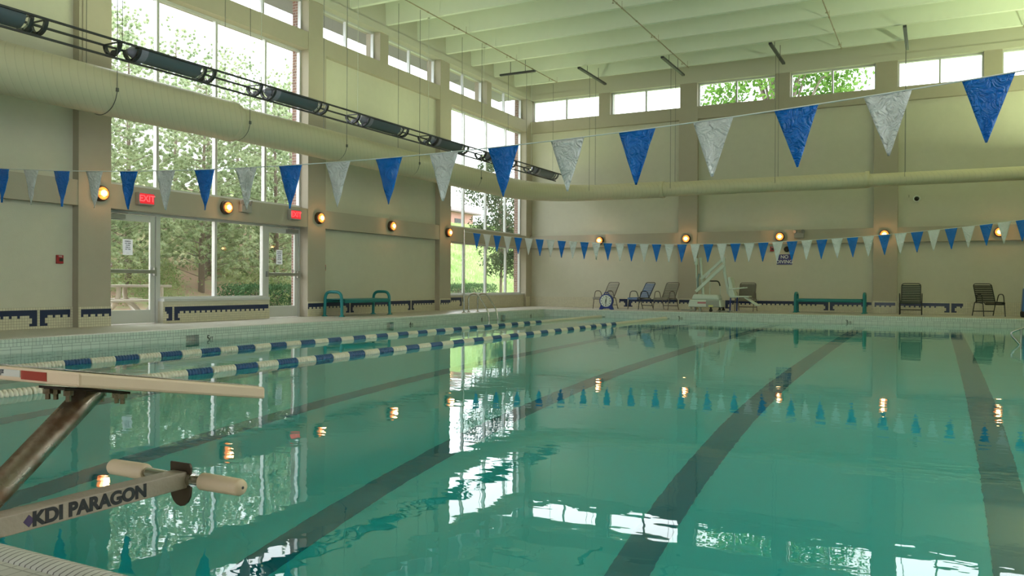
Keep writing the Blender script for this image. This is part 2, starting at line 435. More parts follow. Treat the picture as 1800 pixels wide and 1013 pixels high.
wn_i = [1]
def window(axis, fixed, a, c, z0, z1, mull, label, fw=.05, dep=.09, heads=()):
    """aluminium frame with panes; axis 'L' runs along y at x=fixed, 'F' runs along x at y=fixed"""
    root = empty('window_%d' % wn_i[0]); wn_i[0] += 1; struct(root, label)
    f = MB()
    def bx(s0, s1, za, zb, d0=0, d1=dep, mb=f):
        if axis == 'L': mb.box(fixed-d1, fixed-d0, s0, s1, za, zb)
        else: mb.box(s0, s1, fixed+d0, fixed+d1, za, zb)
    bx(a, c, z0, z0+fw); bx(a, c, z1-fw, z1); bx(a, a+fw, z0+fw, z1-fw); bx(c-fw, c, z0+fw, z1-fw)
    for q in mull:
        bx(q-fw*.62, q-fw*.08, z0+fw, z1-fw); bx(q+fw*.08, q+fw*.62, z0+fw, z1-fw); bx(q-fw*.08, q+fw*.08, z0+fw, z1-fw, .02, dep-.005)
    f.build('window_frame', ALU, root)
    qs = [a]+list(mull)+[c]
    for i in range(len(qs)-1):
        g = MB(); bx(qs[i]+.02, qs[i+1]-.02, z0+.02, z1-.02, dep*.45, dep*.45+.008, g); g.build('pane', GLASS, root)
    return root
XG = XL-.24
names_b = ['first tall window bay beside the doors', 'corner window bay']
for k, (a, c) in enumerate(win_bays):
    window('L', XG, a, c, ZT+.02, ZU, [a+1.2, a+2.68, a+4.12], 'tall upper window of four panes in the '+names_b[k])
    if k == 1: window('L', XG, a, c, .47, ZB, [a+1.25, a+2.7, a+4.18], 'lower window of four panes in the corner bay')
    else: window('L', XG, a+DOORW+.06, c-DOORW-.03, .47, ZB, [a+2.68], 'lower window of two panes between the two glass doors')
    b = MB()
    if k == 0: b.box(XG-.05, XL-.06, a+DOORW+.06, c-DOORW-.03, .43, .485); 
    else: b.box(XG-.05, XL-.06, a, c, .43, .485)
    trim(b, ALU, 'white metal sill under the lower window of the '+names_b[k])
lab = ['at the near end', 'above the near wall panel', 'above the first tall window', 'above the second door', 'first above the blank panel', 'second above the blank panel', 'first above the corner window', 'nearest the corner']
for i, (a, c) in enumerate(ML):
    window('L', XL-.22, a, c, ZS, ZH, [(a+c)/2], 'two-pane clerestory window in the left wall '+lab[i], fw=.045)

# glass doors
def door(idx, y0, y1, hinge_far, label):
    root = struct(empty('door_%d' % idx), label)
    f = MB(); xf = XG
    f.box(xf-.1, xf, y0, y1, ZB-.05, ZB); f.box(xf-.1, xf, y0, y0+.05, 0, ZB-.05); f.box(xf-.1, xf, y1-.05, y1, 0, ZB-.05)
    f.build('door_frame', ALU, root)
    l = MB(); a, c = y0+.055, y1-.055; xa, xb = xf-.07, xf-.02
    l.box(xa, xb, a, a+.11, .01, ZB-.06); l.box(xa, xb, c-.11, c, .01, ZB-.06)
    l.box(xa, xb, a+.11, c-.11, .01, .27); l.box(xa, xb, a+.11, c-.11, ZB-.18, ZB-.06)
    leaf = l.build('door_leaf', ALU, root, bevel=.004)
    g = MB(); g.box(xf-.05, xf-.042, a+.1, c-.1, .26, ZB-.17); g.build('glass', GLASS, root)
    p = MB(); p.box(xf+.02, xf+.055, a+.02, c-.03, .98, 1.05); p.box(xf-.02, xf+.05, a+.01, a+.06, .95, 1.08); p.box(xf-.02, xf+.05, c-.07, c-.01, .93, 1.10)
    p.build('push_bar', plain('bar_metal', (.42, .42, .40), .3, .8), root, bevel=.006)
    h = MB(); ys = (c-.42, c-.08) if hinge_far else (a+.0, a+.38)
    h.box(xf-.02, xf+.07, ys[0], ys[1], ZB-.16, ZB-.08); h.tube([(xf+.05, ys[0]+.1, ZB-.08), (xf+.1, (ys[0]+ys[1])/2, ZB-.05), (xf, ys[1]+(.1 if not hinge_far else -.3), ZB-.04)], .008, 6)
    h.build('door_closer', plain('closer_metal', (.3, .3, .3), .4, .6), root, bevel=.005)
    return root
D1 = (CY[1]+CW, CY[1]+CW+DOORW+.06); D2 = (CY[2]-DOORW-.03, CY[2])
door(1, D1[0], D1[1], False, 'glass exit door beside the near column')
door(2, D2[0], D2[1], True, 'glass exit door right of the two-pane window')
PAPER, _nt, _b = mat('paper')
_b.inputs['Base Color'].default_value = (.85, .85, .88, 1); _t = N(_nt, 'ShaderNodeBsdfTranslucent'); _t.inputs[0].default_value = (.85, .85, .9, 1)
_m = N(_nt, 'ShaderNodeMixShader'); _m.inputs[0].default_value = .4; _nt.links.new(_b.outputs[0], _m.inputs[1]); _nt.links.new(_t.outputs[0], _m.inputs[2]); _nt.links.new(_m.outputs[0], _nt.nodes['Material Output'].inputs['Surface'])
INK = plain('ink', (.1, .1, .13), .8)
def notice(y, z, w, h, label, lines):
    root = empty('paper_notice', (XG-.035, y, z), label=label, cat='notice')
    MB().box(0, .002, -w/2, w/2, -h/2, h/2).build('sheet', PAPER, root)
    for i, t in enumerate(lines):
        text_mesh('writing', t, h*.085, INK, root, basis((.003, 0, h*.36-i*h*.125), (0, 1, 0), (0, 0, 1)), .001)
notice(D1[0]+.56, 1.48, .215, .30, 'white paper notice taped inside the near glass door', ['PLEASE DO', 'NOT PROP', 'DOORS', 'OPEN AT', 'ANY TIME', '', '- - - -'])
notice(D2[0]+.52, 1.42, .20, .34, 'white paper notice taped inside the second glass door', ['PLEASE DO', 'NOT PROP', 'DOORS', 'OPEN AT', 'ANY TIME', '', 'THANKS'])
def round_sticker(y, z, label):
    root = empty('round_sticker', (XG-.036, y, z), label=label, cat='sticker')
    b = MB(); b.lathe((0, 0, 0), (1, 0, 0), [(0, .045), (.002, .045)], 20); b.build('disc', PAPER, root)
    b = MB(); n = 24
    b.tube([(.003, .036*math.cos(2*PI*i/n), .036*math.sin(2*PI*i/n)) for i in range(n)], .005, 5, closed=True); b.cyl((.003, -.024, .024), (.003, .024, -.024), .004, 5)
    b.build('prohibition_ring', RED, root)
round_sticker(D1[0]+.19, 1.13, 'small round no-entry style sticker on the near glass door')
round_sticker(D2[1]-.22, 1.10, 'small round no-entry style sticker on the second glass door')

# wainscots with the meander pattern
T = .0457
def wainscot(name, axis, plane, s0, s1, bands, zt=ZK, proud=.012, extra=None):
    """bands: (start, end, foot at start, foot at end) along the run; tiles lie on the plane"""
    b = MB(); sg = 1
    def bx(a, c, z0, z1, d0, d1, mi):
        if axis == 'L': b.box(plane+d0, plane+d1, a, c, z0, z1, mi)
        else: b.box(a, c, plane-d1, plane-d0, z0, z1, mi)
    bx(s0, s1, 0, zt, 0, proud, 0)
    e = .0012
    def row(a, c, r0, r1): bx(a, c, zt-T*r1, zt-T*r0, proud, proud+e, 1)
    for (a, c, fa, fc) in bands:
        row(a, c, 1, 3)
        t0 = a+(3*T if fa else 0); t1 = c-(3*T if fc else 0)
        if fa: row(a, a+2*T, 3, 7); row(a+2*T, a+3*T, 3, 4); row(a+2*T, a+3*T, 6, 7)
        if fc: row(c-2*T, c, 3, 7); row(c-3*T, c-2*T, 3, 4); row(c-3*T, c-2*T, 6, 7)
        q = t0+2*T if fa else t0
        while q+T <= t1+1e-6-(2*T if fc else 0):
            row(q, q+T, 3, 4); q += 3*T
    o = b.build(name, [WTILE, NAVY])
    return o
bn = [1]
def base(axis, plane, s0, s1, bands, label, **k):
    o = wainscot('baseboard_%s_%d' % ('left' if axis == 'L' else 'far', bn[0]), axis, plane, s0, s1, bands, **k); bn[0] += 1
    struct(o, label)
base('L', XL-REC, CY[0]+CW, CY[1], [(CY[0]+CW+T, 8.60-T/2, 0, 1), (8.60+T/2, CY[1]-T, 1, 0)], 'cream tile wainscot with navy meander on the near panel')
base('L', XL, CY[0], CY[0]+CW, [(CY[0]+T, CY[0]+CW-T, 0, 0)], 'cream tile base with navy band on the nearest column')
base('L', XL, CY[1], CY[1]+CW, [(CY[1]+T, CY[1]+CW, 0, 0)], 'cream tile base with navy band on the column beside the first door')
wa = win_bays[0]
base('L', XL-.10, wa[0]+DOORW+.06, wa[1]-DOORW-.03, [(wa[0]+DOORW+.1, 11.32-T/2, 0, 1), (11.32+T/2, wa[1]-DOORW-.05, 1, 0)], 'cream tile wainscot with navy meander between the doors')
base('L', XL, CY[2], CY[2]+CW, [(CY[2], CY[2]+CW-T, 0, 0)], 'cream tile base with navy band on the column behind the teal bench')
base('L', XL-REC, CY[2]+CW, CY[3], [(CY[2]+CW+T, 16.95-T/2, 0, 1), (16.95+T/2, 19.75-T/2, 1, 1), (19.75+T/2, CY[3]-T, 1, 0)], 'cream tile wainscot with navy meander on the blank panel')
base('L', XL, CY[3], CY[3]+CW, [(CY[3]+T, CY[3]+CW-T/2, 0, 0)], 'cream tile base with navy band on the column before the corner window')
wa = win_bays[1]
base('L', XL-.10, wa[0], wa[1], [(wa[0]+T/2, 22.52, 0, 1), (22.52+T, 22.52+3*T, 0, 0)], 'cream tile wainscot under the corner window', zt=.43)
base('L', XL, CY[4], YF, [], 'cream tile base of the corner column')
# jamb tiles of the column beside the second door
# ------------------------------------------------------------------ far wall
FX = [(-7.78, -7.135), (-1.67, -1.0), (4.36, 4.62)]
fw_ = MB(); YO = YF+.5
fw_.box(XL-.5, XR+.3, YF+REC, YO, 0, ZS)
struct(fw_.build('wall_far', PANEL), 'sage-beige plaster panels of the far wall')
for (a, c) in FX:
    b = MB(); b.box(a, c, YF, YF+REC+.05, 0, ZS); b.box(a+.03, c-.03, YF, YO, ZS, ZH-.002); trim(b, TAUPE, 'taupe painted column of the far wall')
edges = [XL]+[v for p in FX for v in p]+[XR]
for (z0, z1, nm) in ((ZU, ZS, 'upper'), (ZB, ZT, 'lower')):
    b = MB()
    for i in range(0, len(edges), 2): b.box(edges[i], edges[i+1], YF+.012, YF+REC+.02, z0, z1)
    if nm == 'upper': b.box(XL, XR, YF+.05, YO, ZS-.02, ZS)
    trim(b, TAUPE, 'taupe %s beam running across the far wall' % nm)
b = MB(); b.box(XL-.5, XR+.3, YF-.03, YO, ZH+.0, 7.86); b.box(XL-.5, XR+.3, YF, YO, 7.86, 9.0)
trim(b, bpy.data.materials['header_paint'], 'pale header above the far clerestory windows')
MF = [(-13.40, -10.72), (-10.30, -7.75), (-7.165, -4.62), (-4.16, -1.64), (-1.03, 1.24), (1.70, 4.38)]
b = MB()
for a, c in ((MF[0][1], MF[1][0]), (MF[2][1], MF[3][0]), (MF[4][1], MF[5][0])): b.box(a, c, YF+.02, YO, ZS, ZH)
trim(b, TAUPE, 'taupe piers between the far clerestory windows')
labf = ['nearest the left corner', 'second from the left corner', 'third from the left corner with leafy tree behind', 'fourth from the left corner with tree branches', 'fifth from the left corner', 'at the right edge of view', 'further right', 'at the far right']
for i, (a, c) in enumerate(MF):
    window('F', YF+.2, a, c, ZS, ZH, [(a+c)/2], 'two-pane clerestory window in the far wall '+labf[i], fw=.045)
PF_ = YF+REC
base('F', PF_, XL, FX[0][0], [(-9.95, -9.62-T/2, 0, 1), (-9.62+T/2, FX[0][0]-T, 1, 0)], 'cream tile wainscot behind the pace clock and chairs', )
base('F', YF, *FX[0], [(FX[0][0]+T, FX[0][1]-T, 0, 0)], 'cream tile base with navy band on the column behind the pool lift')
base('F', PF_, FX[0][1], FX[1][0], [(FX[0][1]+T, -6.23-T/2, 0, 1), (-6.23+T/2, -2.95-T/2, 1, 1), (-2.95+T/2, FX[1][0]-T, 1, 0)], 'cream tile wainscot with navy meander behind the teal bench')
base('F', YF, *FX[1], [(FX[1][0]+T, FX[1][1]-T, 0, 0)], 'cream tile base with navy band on the column right of the bench')
base('F', PF_, FX[1][1], FX[2][0], [(FX[1][1]+T, .43-T/2, 0, 1), (.43+T/2, .76, 1, 0)], 'cream tile wainscot with navy meander behind the black chairs')

# unseen right and back walls; their windows are added to light the hall
def opened_wall(name, axis, f0, f1, s0, s1, holes, label):
    b = MB()
    def bx(a, c, z0, z1):
        if axis == 'x': b.box(f0, f1, a, c, z0, z1)
        else: b.box(a, c, f0, f1, z0, z1)
    bx(s0, s1, ZH, 9.0); bx(s0, s1, ZU, ZS)
    p = s0
    for a, c in holes:
        bx(p, a, 0, ZU); bx(p, a, ZS, ZH); bx(a, c, 0, .47); bx(a, c, ZB, ZT); p = c
    bx(p, s1, 0, ZU); bx(p, s1, ZS, ZH)
    struct(b.build(name, PANEL), label)
RH = [(3.95, 9.2)]
opened_wall('wall_right', 'x', XR, XR+.4, YB-.3, YO, RH, 'unseen plaster wall on the right side of the hall, with tall windows added for light')
BH = [(-4.8, -1.2)]
opened_wall('wall_back', 'y', YB-.4, YB, XL-.5, XR+.3, BH, 'unseen plaster wall behind the viewer, with tall windows added for light')
def rwin(axis, f, a, c, z0, z1, l):
    if axis == 'x':
        r = window('L', f, a, c, z0, z1, [a+(c-a)*k/4 for k in (1, 2, 3)], l)
    else:
        r = window('F', f, a, c, z0, z1, [a+(c-a)*k/4 for k in (1, 2, 3)], l)
for i, (a, c) in enumerate(RH):
    for z0, z1, q in ((.47, ZB, 'lower'), (ZT, ZU, 'tall upper'), (ZS, ZH, 'clerestory')):
        rwin('x', XR+.3, a, c, z0, z1, q+' window added out of view in the right wall for light')
for i, (a, c) in enumerate(BH):
    for z0, z1, q in ((.47, ZB, 'lower'), (ZT, ZU, 'tall upper'), (ZS, ZH, 'clerestory')):
        rwin('y', YB-.25, a, c, z0, z1, q+' window added for light in the unseen wall behind the viewer')

# ------------------------------------------------------------------ ceiling: double tees
b = MB(); b.box(XL-.5, XR+.3, YB-.3, YO, ZC, ZC+.25)
ceil = struct(b.build('ceiling', CEIL), 'pale concrete ceiling of long double tees')
ribm = MB(); hw = .055
ribm.prism([(-hw, 7.93), (hw, 7.93), (hw+.035, ZC), (-hw-.035, ZC)], 0, XL+.0, XR)
rib0 = ribm.build('ceiling_rib', CEIL, ceil)
RY = [26.03-1.545*k for k in range(20)]
rib0.location = (0, RY[0], 0)
for y in RY[1:]:
    r = rib0.copy(); COL.objects.link(r); r.location = (0, y, 0)

# ------------------------------------------------------------------ sprinkler pipes
PIPE = plain('galvanised_pipe', (.40, .33, .24), .5, .4, var=.3, bscale=60)
for x, side in ((-11.7, 'near the window wall'), (-7.1, 'over the left lanes'), (-2.49, 'over the middle lanes'), (2.1, 'at the right edge of view')):
    root = empty('sprinkler_pipe', (x, 0, 7.86), label='thin rusty sprinkler pipe running under the ceiling ribs '+side, cat='pipe', group='sprinkler pipes')
    p = MB(); p.cyl((0, 3, 0), (0, 25.95, 0), .016, 8)
    for y in RY[:15]: p.lathe((0, y-.6, 0), (0, 1, 0), [(-.03, .024), (.03, .024)], 8)
    p.build('pipe', PIPE, root)
    for i, y in enumerate(RY[:14]):
        if i % 2 == 0:
            h = MB(); h.cyl((0, y-.2, .0), (0, y-.2, .18), .005, 6); h.box(-.02, .02, y-.21, y-.19, -.02, .02); h.build('hanger_rod', PIPE, root)
    for i in range(5):
        y = 25.2-3.1*i
        h = MB(); h.cyl((0, y, 0), (0, y, -.06), .01, 8); h.lathe((0, y, -.08), (0, 0, 1), [(0, .03), (.008, .03)], 10); h.build('sprinkler_head', PIPE, root)

# ------------------------------------------------------------------ duct with its hangers
XD, ZD, YD = -12.24, 3.965, 25.345
duct = empty('air_duct', (0, 0, 0), label='large cream round air duct hung along the window wall and round the corner', cat='air duct')
def duct_sec(name, pts, r, seg=40):
    b = MB(); b.tube(pts, r, seg, cap=True); return b.build(name, DUCTM, duct)
duct_sec('duct_section', [(XD, -4.5, ZD), (XD, 11.55, ZD)], .385)
duct_sec('duct_section', [(XD, 11.55, ZD-.01), (XD, 23.1, ZD-.02)], .335)
E_ = []; Rr = YD-23.1
for k in range(17):
    a = PI-PI/2*k/16; E_.append((XD+Rr+Rr*math.cos(a), 23.1+Rr*math.sin(a), ZD-.02-.06*k/16))
duct_sec('duct_elbow', E_, [.335-.075*k/16 for k in range(17)])
duct_sec('duct_section', [(XD+Rr, YD, ZD-.08), (-7.75, YD, ZD-.085)], .26)
duct_sec('duct_section', [(-7.75, YD, ZD-.085), (-1.72, YD, ZD-.11)], .228)
duct_sec('duct_section', [(-1.72, YD, ZD-.12), (4.2, YD, ZD-.14)], .185)
for (x, y, r, ax) in ((XD, 11.55, .395, 'y'), (-7.75, YD, .268, 'x'), (-1.72, YD, .236, 'x')):
    b = MB()
    b.lathe((x, y, ZD-(0 if ax == 'y' else .09)), (0, 1, 0) if ax == 'y' else (1, 0, 0), [(-.06, r-.012), (-.05, r), (.05, r), (.06, r-.012)], 40); b.build('duct_collar', DUCTM, duct)
WIRE = plain('wire', (.16, .16, .15), .5, .6)
CABLE = plain('pale_cable', (.55, .56, .50), .6)
def hang(pts, r=.006):
    b = MB(); b.tube(pts, r, 6); b.box(pts[-1][0]-.02, pts[-1][0]+.02, pts[-1][1]-.02, pts[-1][1]+.02, pts[-1][2]-.03, pts[-1][2]+.03)
    b.build('hanger_wire', WIRE, duct)
for y in (2.85, 5.85, 8.8, 11.75, 14.7, 17.65, 20.9):
    r = .39 if y < 11.5 else .34
    hang([(XD+r, y, 7.93 if y > 9 else 8.2), (XD+r, y, ZD-.02)]); hang([(XD-r, y, 8.2), (XD-r, y, ZD-.02)])
    b = MB(); n = 16; b.tube([(XD+(r+.004)*math.cos(-PI*k/n), y, ZD+(r+.004)*math.sin(-PI*k/n)) for k in range(n+1)], .006, 5); b.build('hanger_strap', WIRE, duct)

CHX = [-10.17, -7.42, -4.23, -.75, 2.6]
chl = ['nearest the window wall corner', 'second from the corner', 'above the no diving sign', 'above the dark green chair', 'at the far right']
def channel(a, b_, label, drops):
    root = empty('ceiling_channel', a, label=label, cat='metal channel', group='dark channels under the ceiling')
    a, b_ = Vector(a), Vector(b_); m_ = MB(); d = b_-a
    if abs(d.y) > abs(d.x): m_.box(-.045, .045, 0, d.y, -.03, .03)
    else: m_.box(0, d.x, -.045, .045, -.03, .03)
    m_.build('channel_bar', DARKM, root)
    mid = d*.5
    for t in (.3, .72):
        q = d*t; h = MB(); h.cyl((q.x, q.y, .03), (q.x, q.y, .4), .008, 6); h.build('hanger_rod', DARKM, root)
    for q in drops:
        h = MB(); h.cyl((q[0], q[1], -.03), (q[0], q[1], q[2]), .0065, 6); h.build('drop_wire', WIRE, root)
for x, l in zip(CHX, chl):
    dz = 3.87-7.78
    channel((x, 24.14, 7.78), (x, 26.52, 7.78), 'dark metal channel hung from the ceiling '+l, [(0, 25.08-24.14, dz), (0, 25.61-24.14, dz)])
channel((-12.89, 23.87, 7.78), (-11.59, 23.87, 7.78), 'dark metal channel hung crosswise in the corner over the duct', [(XD-.34+12.89, 0, 3.9-7.78), (XD+.34+12.89, 0, 3.9-7.78)])

# ------------------------------------------------------------------ uplight trusses
REFL = plain('reflector_white', (.8, .8, .8), .35)
SHELL = plain('fixture_blue_grey', (.12, .145, .18), .45, .1)
LILAC = plain('fixture_end_grey', (.28, .27, .36), .45)
XT, ZTT, RT = -12.034, 4.737, .215
def truss(x, label, starts, y0, y1, power, name='uplight_truss'):
    root = empty(name, (x, 0, ZTT), label=label, cat='light truss')
    for nm, dx, dz in (('top_rail', -RT, 0), ('top_rail', RT, 0), ('bottom_rail', 0, -RT-.01)):
        b = MB(); b.box(dx-.016, dx+.016, y0, y1, dz-.016, dz+.016); b.build(nm, DARKM, root)
    def ubr(y):
        b = MB(); n = 14
        for k in range(n):
            a0, a1 = PI+PI*k/n, PI+PI*(k+1)/n
            if k % 3 == 1: rr = (.165, .178, .198, .21)
            else: rr = (.165, .21)
            for j in range(0, len(rr), 2):
                r0, r1 = rr[j], rr[j+1]
                b.prism([(r0*math.cos(a0), r0*math.sin(a0)), (r1*math.cos(a0), r1*math.sin(a0)), (r1*math.cos(a1), r1*math.sin(a1)), (r0*math.cos(a1), r0*math.sin(a1))], 1, y-.03, y+.03)
        b.box(-RT, RT, y-.012, y+.012, -.008, .012)
        b.build('bracket', DARKM, root)
    for s in starts:
        L = 1.25; b = MB(); n = 16; rs = .19
        V = []; F = []
        for j, r in enumerate((rs, rs-.012)):
            for yy in (s, s+L):
                for k in range(n+1):
                    a = PI+PI*k/n; V.append((r*math.cos(a), yy, r*math.sin(a)))
        q = n+1
        for k in range(n):
            F.append((k, k+1, q+k+1, q+k))
        b.add(V[:2*q], F, 0, True)
        b.add(V[2*q:], [tuple(reversed(f)) for f in F], 1, True)
        b.add([V[i] for i in (0, q, 3*q, 2*q)], [(0, 1, 2, 3)], 0); b.add([V[i] for i in (q-1, 2*q-1, 4*q-1, 3*q-1)], [(3, 2, 1, 0)], 0)
        me = b.build('reflector', [SHELL, REFL], root)
        b = MB(); b.tube([(0, s-.16, -.05), (0, s-.1, -.05), (0, s, -.04)], [.03, .07, .13], 16)
        for k in range(n):
            a0, a1 = PI+PI*k/n, PI+PI*(k+1)/n
            b.prism([(.187*math.cos(a0), .187*math.sin(a0)), (.2*math.cos(a0), .2*math.sin(a0)), (.2*math.cos(a1), .2*math.sin(a1)), (.187*math.cos(a1), .187*math.sin(a1))], 1, s-.01, s+.12)
        b.build('end_collar', LILAC, root)
        for yy in (s-.42, s+L+.12):
            b = MB(); b.lathe((0, yy+.03, -.15), (0, 0, 1), [(-.06, .0), (-.052, .03), (-.02, .058), (.01, .06), (.045, .035), (.055, 0)], 14); b.build('gear_ball', LILAC if s > 11 else DARKM, root)
        for yy in (s-.42, s-.05, s+L+.08, s+L+.30): ubr(yy)
        b = MB(); b.tube([(0, s+.1, -.06), (0, s+L-.1, -.06)], .045, 12); b.build('lamp', emit('metal_halide_lamp', UPLIGHT_COL, 6), root)
        l = bpy.data.lights.new('uplight', 'AREA'); l.shape = 'RECTANGLE'; l.size = .22; l.size_y = 1.1; l.energy = power; l.color = UPLIGHT_COL
        lo = bpy.data.objects.new('uplight', l); COL.objects.link(lo); lo.parent = root; lo.location = (0, s+L/2, .0); lo.rotation_euler = (PI, 0, 0)
        for yy in (s-.24,):
            b = MB(); b.cyl((0, yy, .0), (0, yy, 7.93-ZTT), .006, 6); b.lathe((0, yy, 7.9-ZTT), (0, 0, 1), [(-.02, .05), (.03, .012)], 10); b.build('suspension_wire', CABLE if s > 11 else WIRE, root)
    b = MB(); b.cyl((0, y1-.25, 0), (0, y1-.25, 7.93-ZTT), .006, 6); b.build('suspension_wire', WIRE, root)
    return root
FS = [6.05-3.07, 6.05, 9.27, 12.42, 15.5, 18.5, 21.5, 24.75]
truss(XT, 'dark suspended truss of seven half-round uplights along the window wall', FS, .5, 26.5, UPLIGHT_W*.3)
truss(3.22, 'dark suspended truss of half-round uplights along the right wall, outside the view', FS, .5, 26.5, UPLIGHT_W*1.3)

# ------------------------------------------------------------------ wall sconces
BULB = emit('warm_lamp', (1, .27, .045), 1.5)
HOT = emit('warm_lamp_core', (1, .66, .32), 4.0)
BRONZE = plain('bronze_metal', (.10, .065, .045), .45, .5)
def sconce_proto():
    root = empty('wall_sconce')           # faces +x in its own frame
    b = MB(); b.lathe((0, 0, 0), (1, 0, 0), [(0, .145), (.05, .145), (.075, .13), (.08, .105)], 28); b.build('housing', BRONZE, root)
    b = MB(); b.lathe((.06, 0, 0), (1, 0, 0), [(0, .118), (.035, .112), (.06, .08), (.072, 0)], 28, 0); 
    b.build('lens', BULB, root)
    b = MB(); b.lathe((.10, 0, 0), (1, 0, 0), [(0, .085), (.025, .06), (.036, 0)], 24); b.build('lamp_core', HOT, root)
    g = MB(); n = 24
    g.tube([(.1, .121*math.cos(2*PI*k/n), .121*math.sin(2*PI*k/n)) for k in range(n)], .008, 6, closed=True)
    for dz in (-.05, .05): g.tube([(.09, -.11, dz), (.142, -.05, dz), (.142, .05, dz), (.09, .11, dz)], .005, 6)
    g.build('guard_ring', BRONZE, root)
    l = bpy.data.lights.new('sconce_lamp', 'POINT'); l.energy = 3.5; l.color = (1, .50, .20); l.shadow_soft_size = .05
    lo = bpy.data.objects.new('sconce_lamp', l); COL.objects.link(lo); lo.parent = root; lo.location = (.20, 0, 0)
    return root
sp0 = sconce_proto(); first = [True]
def sconce(x, y, z, rz, label, power=5):
    r = sp0 if first[0] else copy_tree(sp0); first[0] = False
    r.location = (x, y, z); r.rotation_euler = (0, 0, rz); tag(r, label, 'wall light', 'round amber wall lights')
    return r
for y, l in ((9.63, 'round amber wall light on the column beside the near door'), (12.57, 'round amber wall light on the beam between the two doors'),
             (15.53, 'round amber wall light on the column right of the second door'), (18.52, 'round amber wall light on the beam over the blank left panel'),
             (21.5, 'round amber wall light on the column left of the corner window'), (6.6, 'round amber wall light on the left wall beyond the view')):
    if y > 7: sconce(XL, y, 2.412, 0, l)
for x, l in ((-10.63, 'round amber wall light above the taupe chair and pace clock'), (-7.49, 'round amber wall light on the column above the pool lift'),
             (-4.43, 'round amber wall light above the no diving sign'), (-1.36, 'round amber wall light on the column right of the far bench'),
             (1.66, 'round amber wall light at the far right above the black chair')):
    sconce(x, YF, 2.40, -PI/2, l)

# ------------------------------------------------------------------ exit signs and other wall things
GREYP = plain('grey_plastic', (.30, .29, .27), .5)
def exit_sign(y, z, label):
    root = empty('exit_sign', (XL, y, z), label=label, cat='exit sign')
    MB().box(0, .10, -.18, .18, -.12, .12).build('housing', GREYP, root, bevel=.01)
    MB().box(.098, .105, -.155, .155, -.095, .095).build('lit_face', REDE, root)
    text_mesh('letters', 'EXIT', .17, emit('exit_letters', (1, .10, .12), .8), root, basis((.1065, 0, -.002), (0, 1, 0), (0, 0, 1)), .004)
exit_sign(10.55, 2.40, 'red lit exit sign above the near glass door')
exit_sign(14.63, 2.42, 'red lit exit sign above the second glass door')
def emergency(x, y, z, rz, label):
    root = empty('emergency_light', (x, y, z), rz, label=label, cat='emergency light')
    MB().box(0, .09, -.15, .15, -.12, .06).build('battery_box', GREYP, root, bevel=.01)
    for s in (-1, 1):
        b = MB(); b.lathe((.06, s*.1, .10), (.8, s*.5, -.25), [(-.05, .03), (0, .055), (.05, .065), (.055, .05)], 16); b.cyl((.04, s*.1, .05), (.05, s*.1, .1), .015, 8)
        b.build('lamp_head', plain('lamp_head_grey', (.22, .22, .21), .4), root)
emergency(XL, 13.1, 2.47, 0, 'grey twin-head emergency light between the exit signs')
emergency(-3.84, YF, 2.46, -PI/2, 'grey twin-head emergency light on the far wall beam')
def alarm(x, y, z, rz, label, s=1):
    root = empty('fire_alarm', (x, y, z), rz, label=label, cat='fire alarm')
    MB().box(0, .04*s, -.06*s, .06*s, -.075*s, .075*s).build('box', RED, root, bevel=.006)
    MB().box(.04*s, .05*s, -.02*s, .045*s, -.035*s, .02*s).build('pull_handle', BLACK, root)
    text_mesh('writing', 'FIRE', .035*s, WHITEP, root, basis((.0415*s, 0, .05*s), (0, 1, 0), (0, 0, 1)), .0005)
alarm(XL-REC, 8.97, 1.20, 0, 'red fire alarm pull station on the near wall panel')
alarm(XL-REC+.0, 15.90, 1.20, 0, 'small red fire alarm beside the column right of the second door')
alarm(-4.70, YF+REC, 2.02, -PI/2, 'red fire alarm left of the no diving sign under the pennants', 1.1)
root = empty('alarm_horn', (-4.24, YF+REC, 2.0), -PI/2, label='black round alarm horn above the no diving sign', cat='alarm horn')
b = MB(); b.lathe((0, 0, 0), (1, 0, 0), [(0, .09), (.05, .09), (.09, .06), (.09, .03), (.05, .02)], 20); b.build('horn', BLACK, root)
root = empty('wall_speaker', (-.49, YF+REC, 3.47), -PI/2, label='small round wall fitting with dark centre under the far duct', cat='wall fitting')
b = MB(); b.lathe((0, 0, 0), (1, 0, 0), [(0, .10), (.03, .10), (.045, .085), (.03, .07)], 24); b.build('ring', WHITEP, root)
b = MB(); b.lathe((.02, 0, 0), (1, 0, 0), [(0, .072), (.03, .055), (.045, 0)], 20); b.build('dark_centre', BLACK, root)
root = empty('wall_outlet', (-.70, YF+REC, 3.56), -PI/2, label='tiny white outlet plate left of the round wall fitting', cat='outlet')
MB().box(0, .01, -.035, .035, -.055, .055).build('plate', PANEL, root); MB().box(.01, .014, -.012, .012, -.03, -.012).box(.01, .014, -.012, .012, .012, .03).build('socket', BLACK, root)
# no diving sign
SIGNB = plain('sign_violet_blue', (.045, .04, .19), .5)
root = empty('no_diving_sign', (-4.315, YF+REC-.006, 1.67), label='violet-blue NO DIVING sign on the far wall', cat='sign')
MB().box(-.24, .24, -.004, .006, -.165, .165).build('board', SIGNB, root)
for i, t in enumerate(('NO', 'DIVING')):
    text_mesh('writing', t, .155, WHITEP, root, basis((0, -.006, .078-.155*i), (1, 0, 0), (0, 0, 1)), .002)
# conduit and thermostat-like bits on the columns
root = empty('conduit', (XL, 0, 0), label='thin vertical conduit down the column left of the near door', cat='conduit')
b = MB(); b.cyl((.012, 9.29, 4.3), (.012, 9.29, 7.6), .011, 8); b.build('tube', TAUPE, root)

